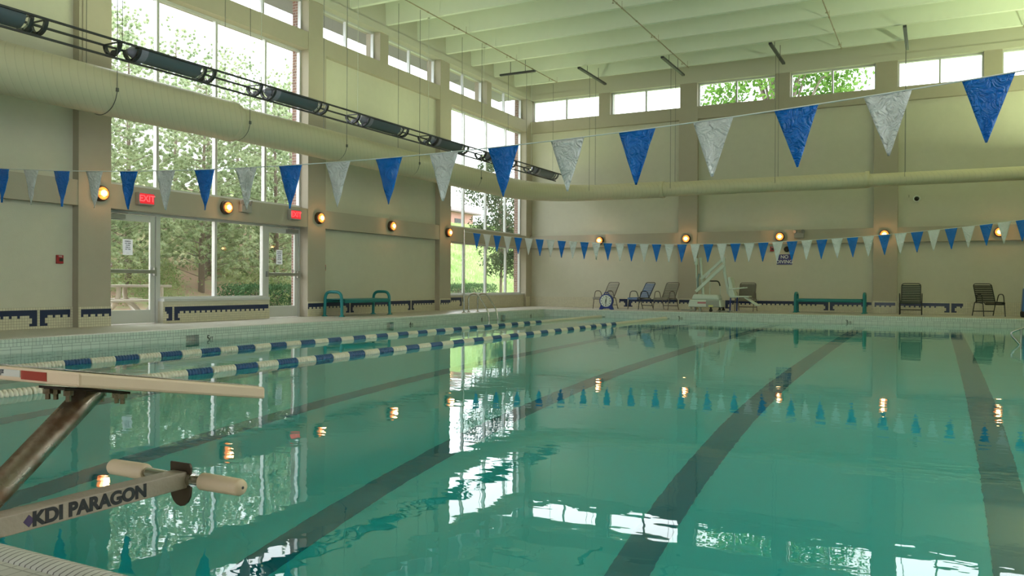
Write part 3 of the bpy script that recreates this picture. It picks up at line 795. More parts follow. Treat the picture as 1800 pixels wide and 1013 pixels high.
# ------------------------------------------------------------------ depth marks on the pool walls
def mark(x, y, z, right, txt, small, label, s=.13):
    root = empty('depth_marker', (x, y, z), label=label, cat='depth marker', group='depth markers on the pool wall')
    Rr_ = Vector(right)
    nrm = Rr_.cross(Vector((0, 0, 1)))
    tile = MB(); w = .12
    a = Rr_*w; n_ = nrm*.003
    tile.add([tuple(-a+Vector((0, 0, -.075))), tuple(a+Vector((0, 0, -.075))), tuple(a+Vector((0, 0, .075))), tuple(-a+Vector((0, 0, .075))),
              tuple(-a+Vector((0, 0, -.075))+n_), tuple(a+Vector((0, 0, -.075))+n_), tuple(a+Vector((0, 0, .075))+n_), tuple(-a+Vector((0, 0, .075))+n_)],
             [(0, 1, 2, 3), (4, 5, 6, 7), (0, 1, 5, 4), (1, 2, 6, 5), (2, 3, 7, 6), (3, 0, 4, 7)])
    tile.build('tile', plain('marker_tile', (.60, .64, .58), .3), root)
    text_mesh('numeral', txt, s, BLACK, root, basis(nrm*.006+Rr_*-.03, right, (0, 0, 1)), .002)
    if small: text_mesh('numeral', small, s*.45, BLACK, root, basis(nrm*.006+Rr_*.045+Vector((0, 0, 0)), right, (0, 0, 1)), .001)
for y, t, sm_, l in ((10.35, '5', "FT", 'black 5 foot depth mark on the left pool wall'), (16.62, '4', "1/2", 'black depth mark on the left pool wall left of the ladder'),
                 (20.18, '4', "", 'black depth mark behind the ladder rails'), (23.35, '4', '', 'black depth mark on the left pool wall near the corner')):
    mark(XP+.002, y, -.185, (0, 1, 0), t, sm_, l, .15)
for x, l in ((-6.87, 'black 3 1/2 depth mark on the far pool wall under the pool lift'), (-2.12, 'black 3 1/2 depth mark on the far pool wall under the far bench')):
    mark(x, YPF-.003, -.185, (1, 0, 0), '3', '1/2', l, .15)

# ------------------------------------------------------------------ lane ropes
def float_mesh(M, L, n):
    b = MB(); prof = []
    p = L/n
    for i in range(n):
        t = i*p; prof += [(t+.003, .034), (t+p*.2, .052), (t+p*.62, .054), (t+p*.9, .036)]
    b.lathe((0, 0, 0), (0, 1, 0), [(0, .02)]+prof+[(L, .02)], 14)
    o = b.build('float_section', M); return o
fC = float_mesh(CREAM, .34, 8); fB = float_mesh(BLUEF, .34, 8)
used_ = {'c': False, 'b': False}
for x, label in ((-9.3, 'lane rope of blue and cream floats nearest the window wall'), (-7.2, 'lane rope of blue and cream floats second from the window wall')):
    root = empty('lane_rope', (x, 0, ZW+.012), label=label, cat='lane rope', group='lane ropes')
    c = MB(); c.cyl((0, YPN-.02, 0), (0, YPF+.02, 0), .006, 6); c.build('cable', WIRE, root)
    y = 1.7; k = 0
    y = 6.2-.342*13
    i = 0
    while y < YPF-.5:
        if y < 6.15 or y > 19.6: kind = 'c'
        else: kind = 'b' if int(round((y-6.2)/.342)) % 2 == 0 else 'c'
        src = fC if kind == 'c' else fB
        if used_[kind]:
            o = src.copy(); COL.objects.link(o)
        else: o = src; used_[kind] = True
        o.parent = root; o.location = (0, y, 0); y += .342
# ------------------------------------------------------------------ pennant lines
def pennmat(name, col, tr):
    M, nt, b = mat(name)
    b.inputs['Base Color'].default_value = rgba(col); b.inputs['Roughness'].default_value = .12; b.inputs['Specular IOR Level'].default_value = .8
    out = nt.nodes['Material Output']
    t = N(nt, 'ShaderNodeBsdfTranslucent'); t.inputs[0].default_value = rgba(col)
    g = N(nt, 'ShaderNodeNewGeometry')
    n = N(nt, 'ShaderNodeTexNoise'); n.inputs['Scale'].default_value = 11; n.inputs['Detail'].default_value = 3; n.inputs['Distortion'].default_value = 1.6
    nt.links.new(g.outputs['Position'], n.inputs['Vector'])
    rid = math_n(nt, 'ABSOLUTE', math_n(nt, 'SUBTRACT', n.outputs['Fac'], .5))
    bp = N(nt, 'ShaderNodeBump'); bp.inputs['Strength'].default_value = 1.0; bp.inputs['Distance'].default_value = .08
    nt.links.new(rid, bp.inputs['Height']); nt.links.new(bp.outputs['Normal'], b.inputs['Normal'])
    mx = N(nt, 'ShaderNodeMixShader'); mx.inputs[0].default_value = tr
    nt.links.new(b.outputs[0], mx.inputs[1]); nt.links.new(t.outputs[0], mx.inputs[2]); nt.links.new(mx.outputs[0], out.inputs['Surface'])
    return M
PB = pennmat('blue_vinyl', (.010, .26, .84), .35); PW = pennmat('white_vinyl', (.96, .96, .97), .3)
STR = plain('white_cord', (.75, .77, .75), .6)
def pennant_line(y, zfun, xs, w, h, first_blue, x0, x1, label, rnd, sr):
    root = empty('pennant_line', (0, y, 0), label=label, cat='pennant line')
    s = MB(); n = 120; s.tube([(x0+(x1-x0)*i/n, 0, zfun(x0+(x1-x0)*i/n)) for i in range(n+1)], sr, 6); s.build('cord', STR, root)
    for k, xc in enumerate(xs):
        blue = (k % 2 == 0) == first_blue
        b = MB(); NU, NV = 8, 12; amp = rnd
        ph = random.uniform(0, 6); tw = random.uniform(-.35, .35)*rnd*22; lean = random.uniform(-.012, .012)
        V = []; idx = {}
        for j in range(NV+1):
            v = j/NV; ww = w*(1-v)+.012*v
            nu = NU
            for i in range(nu+1):
                u = i/nu-.5
                xx = xc+u*ww+lean*v; zz = zfun(xc+u*ww)-v*h
                dy = amp*(math.sin(u*5+ph)+.6*math.sin(v*7+ph*2+u*3)+.35*math.sin(v*17+u*9+ph))*min(1, v*4)+tw*u*ww*v*1.2
                V.append((xx, dy, zz))
        Fc = [(j*(NU+1)+i, j*(NU+1)+i+1, (j+1)*(NU+1)+i+1, (j+1)*(NU+1)+i) for j in range(NV) for i in range(NU)]
        b.add(V, Fc, 0, True)
        o = b.build('pennant', PB if blue else PW, root)
        md = o.modifiers.new('thickness', 'SOLIDIFY'); md.thickness = .0012
        if xc < x0 or xc > x1: pass
    return root
pennant_line(6.06, lambda x: 1.951+.0083*(x+4.7)**2, [.3-.59*k for k in range(-4, 20)], .30, .425, True, -11.78, 3.17,
             'large near line of blue and white pennants across the upper view', .007, .005)
pennant_line(19.77, lambda x: 1.82+.0095*(x+4.75)**2, [1.61-.325*k for k in range(-4, 41)], .245, .45, True, -11.78, 3.17,
             'far line of small blue and white pennants crossing the whole pool', .004, .006)
def pole(x, y, h, label):
    root = empty('flag_pole', (x, y, 0), label=label, cat='pole')
    b = MB(); b.cyl((0, 0, 0), (0, 0, h), .024, 12); b.lathe((0, 0, h), (0, 0, 1), [(0, .028), (.02, .028), (.03, 0)], 12); b.build('post', STEEL, root)
    b = MB(); b.lathe((0, 0, 0), (0, 0, 1), [(0, .06), (.01, .06), (.02, .03)], 16); b.build('base_ring', STEEL, root)
pole(-11.8, 19.77, 2.34, 'thin steel pole holding the far pennants beside the ladder')
pole(-11.8, 6.06, 2.42, 'steel pole holding the near pennants, left of the view')
pole(3.2, 6.06, 2.50, 'steel pole holding the near pennants, right of the view')
pole(3.2, 19.77, 2.45, 'steel pole holding the far pennants, right of the view')

# ------------------------------------------------------------------ ladder
root = empty('pool_ladder', (0, 0, 0), label='stainless pool ladder with two curved rails on the left edge', cat='ladder')
for y in (20.20, 20.72):
    pts = fillet([(-11.90, y, 0), (-11.90, y, .50), (-11.62, y, .56), (-11.22, y, .0), (-11.22, y, -1.1)], .22, 8)
    b = MB(); b.tube(pts, .022, 12); b.build('rail', STEEL, root)
    b = MB(); b.lathe((-11.90, y, 0), (0, 0, 1), [(0, .055), (.012, .055), (.022, .026)], 16); b.build('base_ring', STEEL, root)
for z in (-.30, -.58, -.86):
    b = MB(); b.box(-11.28, -11.16, 20.2, 20.72, z-.015, z+.015); b.build('step', STEEL, root, bevel=.006)

# ------------------------------------------------------------------ stair rail at the right edge
root = empty('handrail', (0, 16.8, 0), label='stainless stair handrail entering the water at the right edge', cat='handrail')
b = MB()
b.tube(fillet([(2.85, 0, .02), (2.85, 0, .72), (1.18, 0, .0), (1.62, 0, -.55)], .09, 6), .02, 10)
b.tube([(1.36, 0, .07), (1.36, 0, -1.2)], .018, 10)
b.tube([(2.3, 0, .45), (2.3, 0, -1.2)], .018, 10)
b.build('rail', STEEL, root)

# ------------------------------------------------------------------ benches
def bench(x, y, rz, label, first=None):
    if first:
        root = copy_tree(first); root.location = (x, y, 0); root.rotation_euler = (0, 0, rz)
    else:
        root = empty('bench', (x, y, 0), rz)     # runs along its own x, 1.98 long
        for s in (-1, 1):
            b = MB(); b.tube(fillet([(s*.97, -.27, .01), (s*.97, -.25, .60), (s*.97, .25, .60), (s*.97, .27, .01)], .17, 8), .038, 14); b.build('leg', TEAL, root)
            for q in (-.27, .27):
                b = MB(); b.lathe((s*.97, q, 0), (0, 0, 1), [(0, .075), (.012, .075), (.03, .042)], 14); b.build('foot_plate', TEAL, root)
        PERF, nt, bs = mat('perforated_teal')
        g = N(nt, 'ShaderNodeTexCoord'); vo = N(nt, 'ShaderNodeTexVoronoi'); vo.inputs['Scale'].default_value = 34; vo.inputs['Randomness'].default_value = 0
        nt.links.new(g.outputs['Object'], vo.inputs['Vector'])
        mx = N(nt, 'ShaderNodeMix', data_type='RGBA'); mx.inputs[6].default_value = (.003, .05, .05, 1); mx.inputs[7].default_value = (.006, .19, .21, 1)
        nt.links.new(math_n(nt, 'GREATER_THAN', vo.outputs['Distance'], .33), mx.inputs[0]); nt.links.new(mx.outputs[2], bs.inputs['Base Color']); bs.inputs['Roughness'].default_value = .4
        b = MB()
        prof = [(-.30, .33), (-.315, .37), (-.31, .41), (-.27, .43), (.27, .43), (.31, .41), (.315, .37), (.30, .33), (.29, .33), (.295, .37), (.29, .395), (.26, .41), (-.26, .41), (-.29, .395), (-.295, .37), (-.29, .33)]
        b.prism(prof, 0, -.90, .90)
        b.build('seat', PERF, root)
        b = MB(); b.cyl((-.95, -.2, .37), (.95, -.2, .37), .022, 10); b.cyl((-.95, .2, .37), (.95, .2, .37), .022, 10); b.build('seat_rail', TEAL, root)
    return tag(root, label, 'bench', 'teal metal benches')
B1 = bench(-13.0, 16.55, PI/2, 'teal perforated metal bench against the left wall')
bench(-2.81, 26.35, 0, 'teal perforated metal bench against the far wall', B1)

# ------------------------------------------------------------------ strap chairs
def chair(fr, st, back_lean=.30, solid=False):
    root = empty('strap_chair')
    b = MB(); r = .013
    for s in (-1, 1):
        pass
    def tb(nm, pts, rr=.1, M=fr):
        b = MB(); b.tube(fillet(pts, rr, 5), r, 8); return b.build(nm, M, root)
    for s in (-1, 1):
        x = s*.285
        tb('leg', [(x, -.30, 0), (x, -.25, .36), (x, .16, .385)], .05)
        tb('leg', [(x, .33, 0), (x, .20, .385)], .02)
        tb('armrest', [(x, -.24, .36), (x*1.02, -.19, .61), (x*1.02, .06, .61), (x, .14, .385)], .09)
    tb('seat_frame', [(-.26, .2, .37), (-.26, -.27, .39), (-.26, -.32, .33), (.26, -.32, .33), (.26, -.27, .39), (.26, .2, .37)], .03)
    tb('back_frame', [(-.25, .14, .36), (-.25, .17+back_lean*.9, .90), (.25, .17+back_lean*.9, .90), (.25, .14, .36)], .08)
    tb('stretcher', [(-.285, .28, .13), (.285, .28, .13)], .0)
    b = MB(); n = 9
    sw = .038 if not solid else .05
    for i in range(n):
        t = (i+.6)/n; z = .40+t*.46; y = .16+(z-.36)/.54*(back_lean*.9+.02)
        b.box(-.25, .25, y-.018, y-.012, z-sw/2, z+sw/2)
        b.box(-.25, .25, y+.012, y+.018, z-sw/2, z+sw/2)
    b.build('backrest', st, root)
    b = MB()
    for i in range(7):
        y = -.27+i*.068; b.box(-.26, .26, y-.024, y+.024, .392, .400)
    for z in (.345, .375): b.box(-.26, .26, -.335, -.325, z-.013, z+.013)
    b.build('seat', st, root)
    return root
FRT = plain('taupe_frame', (.13, .10, .085), .4); STT = plain('taupe_straps', (.30, .27, .23), .5)
FRB = plain('black_frame', (.012, .013, .018), .4); STB = plain('blue_straps', (.10, .18, .36), .5)
STK = plain('black_straps', (.012, .012, .012), .5); STG = plain('dark_green_straps', (.008, .022, .012), .5)
STO = plain('olive_grey_straps', (.17, .15, .11), .5)
def place(c, x, y, rz, label):
    c.location = (x, y, 0); c.rotation_euler = (0, 0, rz); tag(c, label, 'chair', 'strap chairs along the far wall')
A_ = chair(FRT, STT); place(A_, -9.95, 26.05, -.42, 'taupe strap chair behind the pace clock')
c = chair(FRB, STB); place(c, -8.72, 26.1, -.60, 'strap chair with blue straps and black frame')
c = chair(FRT, plain('grey_taupe_straps', (.21, .19, .155), .5)); place(c, -7.88, 26.2, -.30, 'grey-brown strap chair beside the column left of the pool lift')
c = chair(FRT, STO, .2, True); place(c, -5.31, 26.35, 0, 'olive-brown chair behind the pool lift seat')
c = chair(FRB, STG, .2); place(c, -.60, 26.2, 0, 'dark green strap chair with black frame right of the bench')
c = chair(FRB, STK, .22); place(c, 1.35, 26.15, .42, 'black strap chair near the right edge')

# ------------------------------------------------------------------ pace clock
root = empty('pace_clock', (-9.58, 25.2, 0), label='blue pace clock with white dial standing at the far pool edge', cat='clock')
CB = plain('clock_blue', (.012, .035, .24), .4)
b = MB(); pts = []
for k in range(25):
    a = -.2*PI+1.4*PI*k/24; pts.append((.232*math.cos(a), .285+.232*math.sin(a)))
pts += [(-.235, .03), (-.25, 0), (-.15, 0), (-.10, .035), (.10, .035), (.15, 0), (.25, 0), (.235, .03)]
b.prism(pts, 1, -.05, .07); b.build('body', CB, root, bevel=.01)
b = MB(); b.tube(fillet([(-.09, 0, .49), (-.07, 0, .56), (.07, 0, .56), (.09, 0, .49)], .04, 4), .014, 8); b.build('handle', CB, root)
b = MB(); b.lathe((0, -.05, .285), (0, -1, 0), [(0, .195), (.008, .195), (.01, .185)], 36); b.build('dial', plain('dial_white', (.72, .76, .72), .5), root)
b = MB()
for k in range(12):
    a = PI/6*k
    c_, s_ = math.sin(a), math.cos(a); q = MB()
    p0 = Vector((c_*.13, -.0615, .285+s_*.13)); p1 = Vector((c_*.172, -.0615, .285+s_*.172)); b.cyl(p0, p1, .008 if k % 3 else .011, 5)
b.build('ticks', BLACK, root)
b = MB(); b.prism([(-.008, .13), (.008, .13), (.035, .44), (.02, .44)], 1, -.066, -.063); b.build('hand', BLACK, root)
b = MB(); b.prism([(-.03, .20), (-.012, .20), (.012, .36), (-.004, .36)], 1, -.068, -.066); b.lathe((0, -.06, .285), (0, -1, 0), [(0, .02), (.01, .018)], 12); b.build('hand', BLACK, root)

# ------------------------------------------------------------------ pool lift
LIFT = plain('lift_white', (.62, .67, .62), .35); LIFTD = plain('lift_grey', (.30, .31, .28), .5)
root = empty('pool_lift', (-6.2, 25.2, 0), label='white wheeled pool lift with slanting arms and hanging seat', cat='pool lift')
ox = -6.2
def P_(x, z, y=0): return (x-ox, y, z)
b = MB()
lo = [(-.58, .14), (.45, .14), (.43, .30), (.28, .32), (.25, .36), (-.53, .36)]; 
b.prism([(-.58, .14), (.45, .14), (.41, .37), (-.54, .37)], 1, -.30, .30); b.prism([(-.50, .37), (.37, .37), (.33, .52), (-.43, .54)], 1, -.24, .24)
b.build('base_cover', LIFT, root, bevel=.04)
b = MB(); b.box(-.02, .38, -.305, -.26, .16, .36); b.build('battery_cover', LIFTD, root, bevel=.01)
b = MB(); b.box(-.28, -.02, -.309, -.303, .25, .31); b.build('warning_label', plain('label_pink', (.5, .2, .22), .6), root)
b = MB(); b.box(.06, .2, -.309, -.306, .16, .21); b.build('warning_label', plain('label_yellow', (.6, .62, .2), .6), root)
for x in (-.50, -.21, .12, .39):
    for yy in ((-.25,) if x in (-.21, .12) else (-.25, .25)):
        b = MB(); b.lathe((x, yy-.02, .05), (0, 1, 0), [(0, .05), (.04, .05)], 14); b.box(x-.025, x+.025, yy-.03, yy+.03, .05, .15); b.build('caster', BLACK if x > 0 else LIFTD, root)
for s in (-1, 1):
    b = MB(); b.box(s*.55-.25, s*.55+.2, -.28, -.22, .03, .07) if s < 0 else b.box(.3, .78, -.30, -.25, .02, .05); b.build('stabiliser', LIFTD, root, bevel=.01)
b = MB(); b.tube([P_(-6.37, .36), P_(-6.48, 1.68)], .045, 4); b.build('mast', LIFT, root)
def arm(nm, a, c_, w, t=.035, M=LIFT, y=0):
    a, c_ = Vector(P_(*a)), Vector(P_(*c_)); d = (c_-a).normalized(); p = Vector((-d.z, 0, d.x))*w/2
    b = MB(); q = [a+p, a-p, c_-p, c_+p]
    b.prism([(v.x, v.z) for v in q], 1, y-t, y+t); return b.build(nm, M, root, bevel=.01)
u = arm('upper_arm', (-6.46, 1.00), (-5.72, 1.68), .085)
lo_ = arm('lower_arm', (-6.60, .62), (-5.72, 1.45), .095, .04, LIFT, -.05)
b = MB(); b.prism([(v[0], v[1]) for v in ((-.12+.02, 1.05), (-.10+.02, 1.02), (.06, 1.20), (.04, 1.22))], 1, -.094, -.091)
b.build('maker_plate', PAPER, lo_)
b = MB(); b.cyl(P_(-6.60, 1.66, -.02), P_(-6.60, 1.46, -.02), .055, 14); b.build('actuator_motor', LIFT, root)
b = MB(); b.cyl(P_(-6.60, 1.47, -.02), P_(-6.59, 1.04, -.02), .026, 12); b.cyl(P_(-6.59, 1.05, -.02), P_(-6.57, .64, -.02), .015, 10); b.build('actuator_rod', LIFT, root)
b = MB(); b.tube([P_(-6.50, 1.18, -.05), P_(-6.54, 1.0, -.05), P_(-6.53, .75, -.05), P_(-6.50, .7, -.05)], .03, 8); b.build('control_unit', plain('lift_bluegrey', (.20, .26, .26), .5), root)
arm('hanging_arm', (-5.75, 1.66), (-5.73, 1.25), .07, .042); arm('hanging_arm', (-5.74, 1.32), (-5.60, .55), .085, .03)
b = MB(); b.prism([(.61, 1.07), (.68, 1.08), (.72, 1.0), (.78, .68), (.84, .52), (.80, .45), (.70, .43), (.63, .50), (.62, .62), (.64, .80)], 1, -.20, .20)
b.build('seat_back', LIFT, root, bevel=.03)
b = MB(); b.prism([(.74, .45), (1.26, .46), (1.26, .50), (.74, .50)], 1, -.2, .2); b.build('seat', LIFT, root, bevel=.015)
for s in (-.22, .22):
    b = MB(); b.tube([(.66, s, .70), (.85, s, .72), (1.12, s, .755)], .018, 8); b.build('armrest', LIFT, root)
b = MB(); b.prism([(1.08, .45), (1.14, .46), (1.50, .24), (1.58, .24), (1.58, .21), (1.46, .20)], 1, -.15, .15); b.build('foot_rest', LIFT, root, bevel=.01)
b = MB(); b.tube(fillet([P_(-6.20, .52, .1), P_(-6.20, .95, .1), P_(-5.93, .95, .1), P_(-5.88, .80, .1), P_(-5.88, .5, .1)], .08, 5), .012, 8); b.build('push_handle', LIFT, root)
b = MB(); b.tube(fillet([P_(-6.20, .95, .1), P_(-5.93, .95, .1), P_(-5.885, .80, .1)], .08, 5), .02, 8); b.build('handle_grip', BLACK, root)
for pts in ([(.69, -.12, .45), (.67, -.12, .02), (.60, -.12, .0)], [(.84, .1, .47), (.83, .1, .03)]):
    b = MB(); b.tube(pts, .022, 10); b.build('support_leg', plain('support_blue', (.012, .03, .20), .4), root)

# ------------------------------------------------------------------ blue bin at the right edge
root = empty('storage_bin', (2.36, 25.9, 0), label='blue plastic item on a black wheeled base at the right edge', cat='bin')
b = MB(); b.prism([(-.26, .16), (.26, .16), (.22, .78), (-.22, .78)], 1, -.2, .2); b.build('body', plain('bin_blue', (.04, .16, .42), .45), root, bevel=.02)
b = MB(); b.lathe((0, 0, 0), (0, 0, 1), [(0, .27), (.05, .29), (.14, .29), (.17, .26)], 24); b.build('base', BLACK, root)
b = MB(); b.cyl((-.2, 0, .78), (-.2, 0, 1.15), .015, 8); b.build('handle', WHITEP, root)

# ------------------------------------------------------------------ starting block in the foreground
GELC = plain('block_gelcoat', (.72, .54, .38), .45, bump=.05, bscale=25, var=.06)
NONS = plain('block_nonslip', (.50, .45, .42), .9, bump=.8, bscale=160)
def mk_weathered():
    M, nt, b = mat('weathered_stainless')
    g = N(nt, 'ShaderNodeNewGeometry'); n = N(nt, 'ShaderNodeTexNoise'); n.inputs['Scale'].default_value = 18; n.inputs['Detail'].default_value = 7
    nt.links.new(g.outputs['Position'], n.inputs['Vector'])
    r = N(nt, 'ShaderNodeMapRange'); r.inputs['From Min'].default_value = .4; r.inputs['From Max'].default_value = .62; nt.links.new(n.outputs['Fac'], r.inputs['Value'])
    mx = N(nt, 'ShaderNodeMix', data_type='RGBA'); mx.inputs[6].default_value = (.42, .36, .28, 1); mx.inputs[7].default_value = (.20, .13, .08, 1)
    nt.links.new(r.outputs[0], mx.inputs[0]); nt.links.new(mx.outputs[2], b.inputs['Base Color'])
    b.inputs['Metallic'].default_value = .85
    r2 = N(nt, 'ShaderNodeMapRange'); r2.inputs['To Min'].default_value = .22; r2.inputs['To Max'].default_value = .5; nt.links.new(r.outputs[0], r2.inputs['Value']); nt.links.new(r2.outputs[0], b.inputs['Roughness'])
    return M
WST = mk_weathered()
blk = empty('starting_block', (-1.86, .62, 0), label='starting block with sloping platform and backstroke grips in the foreground', cat='starting block')
def BL(x, y, z): return (x+1.86, y-.62, z)
# platform: wedge slab from y 1.10 to 1.64
b = MB(); sl = (.52-.61)/.54
xa, xb = -.26, .26; t = .032
q = [(xa, .48, .61), (xb, .48, .61), (xb, 1.02, .52), (xa, 1.02, .52)]
V = [(x, y, z) for x, y, z in q]+[(x, y, z-t) for x, y, z in q]
b.add(V, [(0, 1, 2, 3), (7, 6, 5, 4), (0, 4, 5, 1), (1, 5, 6, 2), (2, 6, 7, 3), (3, 7, 4, 0)], 0)
plat = b.build('platform', GELC, blk, bevel=.006)
b = MB(); e = .012; q2 = [(xa+e, .48+e, .6105), (xb-e, .48+e, .6105), (xb-e, 1.02-e, .5225), (xa+e, 1.02-e, .5225)]
b.add([(x, y, z) for x, y, z in q2]+[(x, y, z+.002) for x, y, z in q2], [(0, 1, 2, 3), (7, 6, 5, 4), (0, 4, 5, 1), (1, 5, 6, 2), (2, 6, 7, 3), (3, 7, 4, 0)], 0)
b.build('nonslip_top', NONS, plat)
b = MB(); b.box(.062, .152, .4785, .480, .584, .6035); st_ = b.build('warning_sticker', plain('sticker_red', (.33, .035, .02), .5), plat)
b = MB(); b.box(-.12, .058, .4785, .480, .588, .6035); b.build('text_sticker', plain('sticker_white', (.6, .57, .52), .5), plat)
for i, t_ in enumerate(('WARNING SHALLOW', 'WATER, DIVING CAN', 'CAUSE INJURY')):
    text_mesh('writing', t_, .0058, INK, plat, basis((-.03, .478, .6002-i*.0047), (1, 0, 0), (0, 0, 1)), .0002, .0002)
# mounting plate and bolts
b = MB(); zc = .61+sl*.17-t
b.add([(-.05, .59, zc+.002), (.05, .59, zc+.002), (.05, .765, zc-.027), (-.05, .765, zc-.027), (-.05, .59, zc-.004), (.05, .59, zc-.004), (.05, .765, zc-.033), (-.05, .765, zc-.033)],
      [(0, 1, 2, 3), (7, 6, 5, 4), (0, 4, 5, 1), (1, 5, 6, 2), (2, 6, 7, 3), (3, 7, 4, 0)])
b.build('mounting_plate', plain('plate_dark', (.06, .045, .035), .6, .5), blk)
for (x, y) in ((-.038, .605), (-.038, .625), (.04, .605), (-.04, .75), (.04, .75), (.015, .752)):
    zz = zc-.004-(y-.59)*.167
    b = MB(); b.lathe((x, y, zz), (0, 0, -1), [(0, .011), (.012, .011), (.013, .006), (.026, .006)], 6, smooth=False); b.build('bolt', WST, blk)
# post leaning from the deck to the plate
b = MB(); b.tube([(0, .10-.02, 0.0), (0, .70, .535)], .031, 28); b.build('post', WST, blk)
b = MB(); b.box(-.1, .1, -.02, .2, 0, .012); b.build('anchor_plate', WST, blk, bevel=.003)
# backstroke beam and grips
b = MB(); b.box(.010, .066, .30, .93, .243, .288); beam = b.build('grip_beam', plain('beam_paint', (.40, .33, .25), .5, bump=.2, bscale=60, var=.15), blk, bevel=.003)
mw = basis((.0285, .66, .264), (0, 1, 0), (0, 0, 1))
text_mesh('lettering', 'KDI PARAGON', .0445, BLACK, beam, basis((.0667, .652, .265), (0, 1, 0), (0, 0, 1)), .0022, .0003)
b = MB(); b.prism([(.482, .265), (.495, .279), (.508, .265), (.495, .251)], 0, .0662, .0667); b.build('logo', plain('logo_violet', (.07, .04, .12), .5), beam)
b = MB(); pts = [(-.04, .31), (.035, .31), (.04, .30), (.04, .235)]+[(.04*math.cos(a), .235+.045*math.sin(a)) for a in [-PI*k/8 for k in range(1, 8)]]+[(-.04, .235), (-.04, .30)]
b.prism([(x+.038, z) for x, z in pts], 1, .93, .937); b.build('stop_plate', plain('plate_bronze', (.10, .075, .055), .4, .8), blk, bevel=.002)
b = MB(); b.cyl((-.252, .94, .265), (.252, .94, .265), .014, 18); b.cyl((-.0, .94, .265), (.08, .94, .265), .019, 16); b.build('grip_bar', STEEL, blk)
for s in (-1, 1):
    b = MB(); b.lathe((s*.11, .94, .265), (s, 0, 0), [(0, .019), (.005, .0235), (.14, .0225), (.148, .018), (.150, .0)], 22)
    g = b.build('hand_grip', plain('grip_cream', (.70, .54, .37), .5), blk)
b = MB(); b.lathe((.2605, .94, .265), (1, 0, 0), [(0, .004), (.0006, .004)], 10); b.build('end_hole', BLACK, blk)

# ------------------------------------------------------------------ outside: ground, hill, trees, table, house
def hz(x, y):
    u = -14.0-x
    if u < 0: return 0.0 if y < 28 else .0
    a = min(u, 4.5)*.03
    t = max(0, min(1, (u-4.5)/13.)); s = 5.2*(t*t*(3-2*t)*.5+t*.5)
    return -.02+a+s+.12*math.sin(x*.9+y*.4)*min(1, u/6)+max(0, u-17.5)*.02
b = MB(); nx, ny = 44, 60
xs = [-13.9-(i/nx)**1.6*60 for i in range(nx+1)]; ys = [-8+i*2.0 for i in range(ny+1)]
V = [(x, y, hz(x, y)-.03) for y in ys for x in xs]
b.add(V, [(j*(nx+1)+i, j*(nx+1)+i+1, (j+1)*(nx+1)+i+1, (j+1)*(nx+1)+i) for j in range(ny) for i in range(nx)], 0, True)
b.add([(-13.9, 27.85, -.05), (40, 27.85, -.05), (40, 112, -.05), (-13.9, 112, -.05)], [(0, 1, 2, 3)])
GND, nt, bs = mat('hill_ground')
g = N(nt, 'ShaderNodeNewGeometry'); n1 = N(nt, 'ShaderNodeTexNoise'); n1.inputs['Scale'].default_value = 1.3; n1.inputs['Detail'].default_value = 9; n1.inputs['Roughness'].default_value = .65
nt.links.new(g.outputs['Position'], n1.inputs['Vector'])
r1 = N(nt, 'ShaderNodeMapRange'); r1.inputs['From Min'].default_value = .42; r1.inputs['From Max'].default_value = .6; nt.links.new(n1.outputs['Fac'], r1.inputs['Value'])
mA = N(nt, 'ShaderNodeMix', data_type='RGBA'); mA.inputs[6].default_value = (.42, .27, .20, 1); mA.inputs[7].default_value = (.34, .37, .18, 1); nt.links.new(r1.outputs[0], mA.inputs[0])
mB = N(nt, 'ShaderNodeMix', data_type='RGBA'); mB.inputs[6].default_value = (.24, .34, .12, 1); mB.inputs[7].default_value = (.42, .48, .24, 1); nt.links.new(r1.outputs[0], mB.inputs[0])
s_ = N(nt, 'ShaderNodeSeparateXYZ'); nt.links.new(g.outputs['Position'], s_.inputs[0])
rr = N(nt, 'ShaderNodeMapRange'); rr.inputs['From Min'].default_value = 27; rr.inputs['From Max'].default_value = 33; nt.links.new(s_.outputs[1], rr.inputs['Value'])
mC = N(nt, 'ShaderNodeMix', data_type='RGBA'); nt.links.new(rr.outputs[0], mC.inputs[0]); nt.links.new(mA.outputs[2], mC.inputs[6]); nt.links.new(mB.outputs[2], mC.inputs[7])
nt.links.new(mC.outputs[2], bs.inputs['Base Color']); bs.inputs['Roughness'].default_value = 1
gnd = b.build('trim_60', GND); struct(gnd, 'hillside ground rising outside the windows')

rng = np.random.default_rng(5)
def quads(C_, L, Wd, D=None, spread=1.0):
    """leaf quads: centres C_, length L, width Wd, direction D"""
    n = len(C_)
    if D is None:
        D = rng.normal(size=(n, 3))
    D = D/np.linalg.norm(D, axis=1, keepdims=True)
    A = rng.normal(size=(n, 3)); S = np.cross(D, A); S /= np.linalg.norm(S, axis=1, keepdims=True)
    L = np.asarray(L).reshape(-1, 1); Wd = np.asarray(Wd).reshape(-1, 1)
    P0 = C_-D*L/2; P1 = C_+S*Wd/2; P2 = C_+D*L/2; P3 = C_-S*Wd/2
    return np.stack([P0, P1, P2, P3], 1).reshape(-1, 3)
def leafobj(name, V, M, parent=None):
    n = len(V)//4; me = bpy.data.meshes.new(name)
    me.vertices.add(len(V)); me.vertices.foreach_set('co', V.astype(np.float32).ravel())
    me.loops.add(4*n); me.loops.foreach_set('vertex_index', np.arange(4*n, dtype=np.int32))
    me.polygons.add(n); me.polygons.foreach_set('loop_start', np.arange(0, 4*n, 4, dtype=np.int32))
    try: me.polygons.foreach_set('loop_total', np.full(n, 4, dtype=np.int32))
    except Exception: pass
    me.update(calc_edges=True); me.validate()
    me.materials.append(M); o = bpy.data.objects.new(name, me); COL.objects.link(o)
    if parent is not None: o.parent = parent
    return o
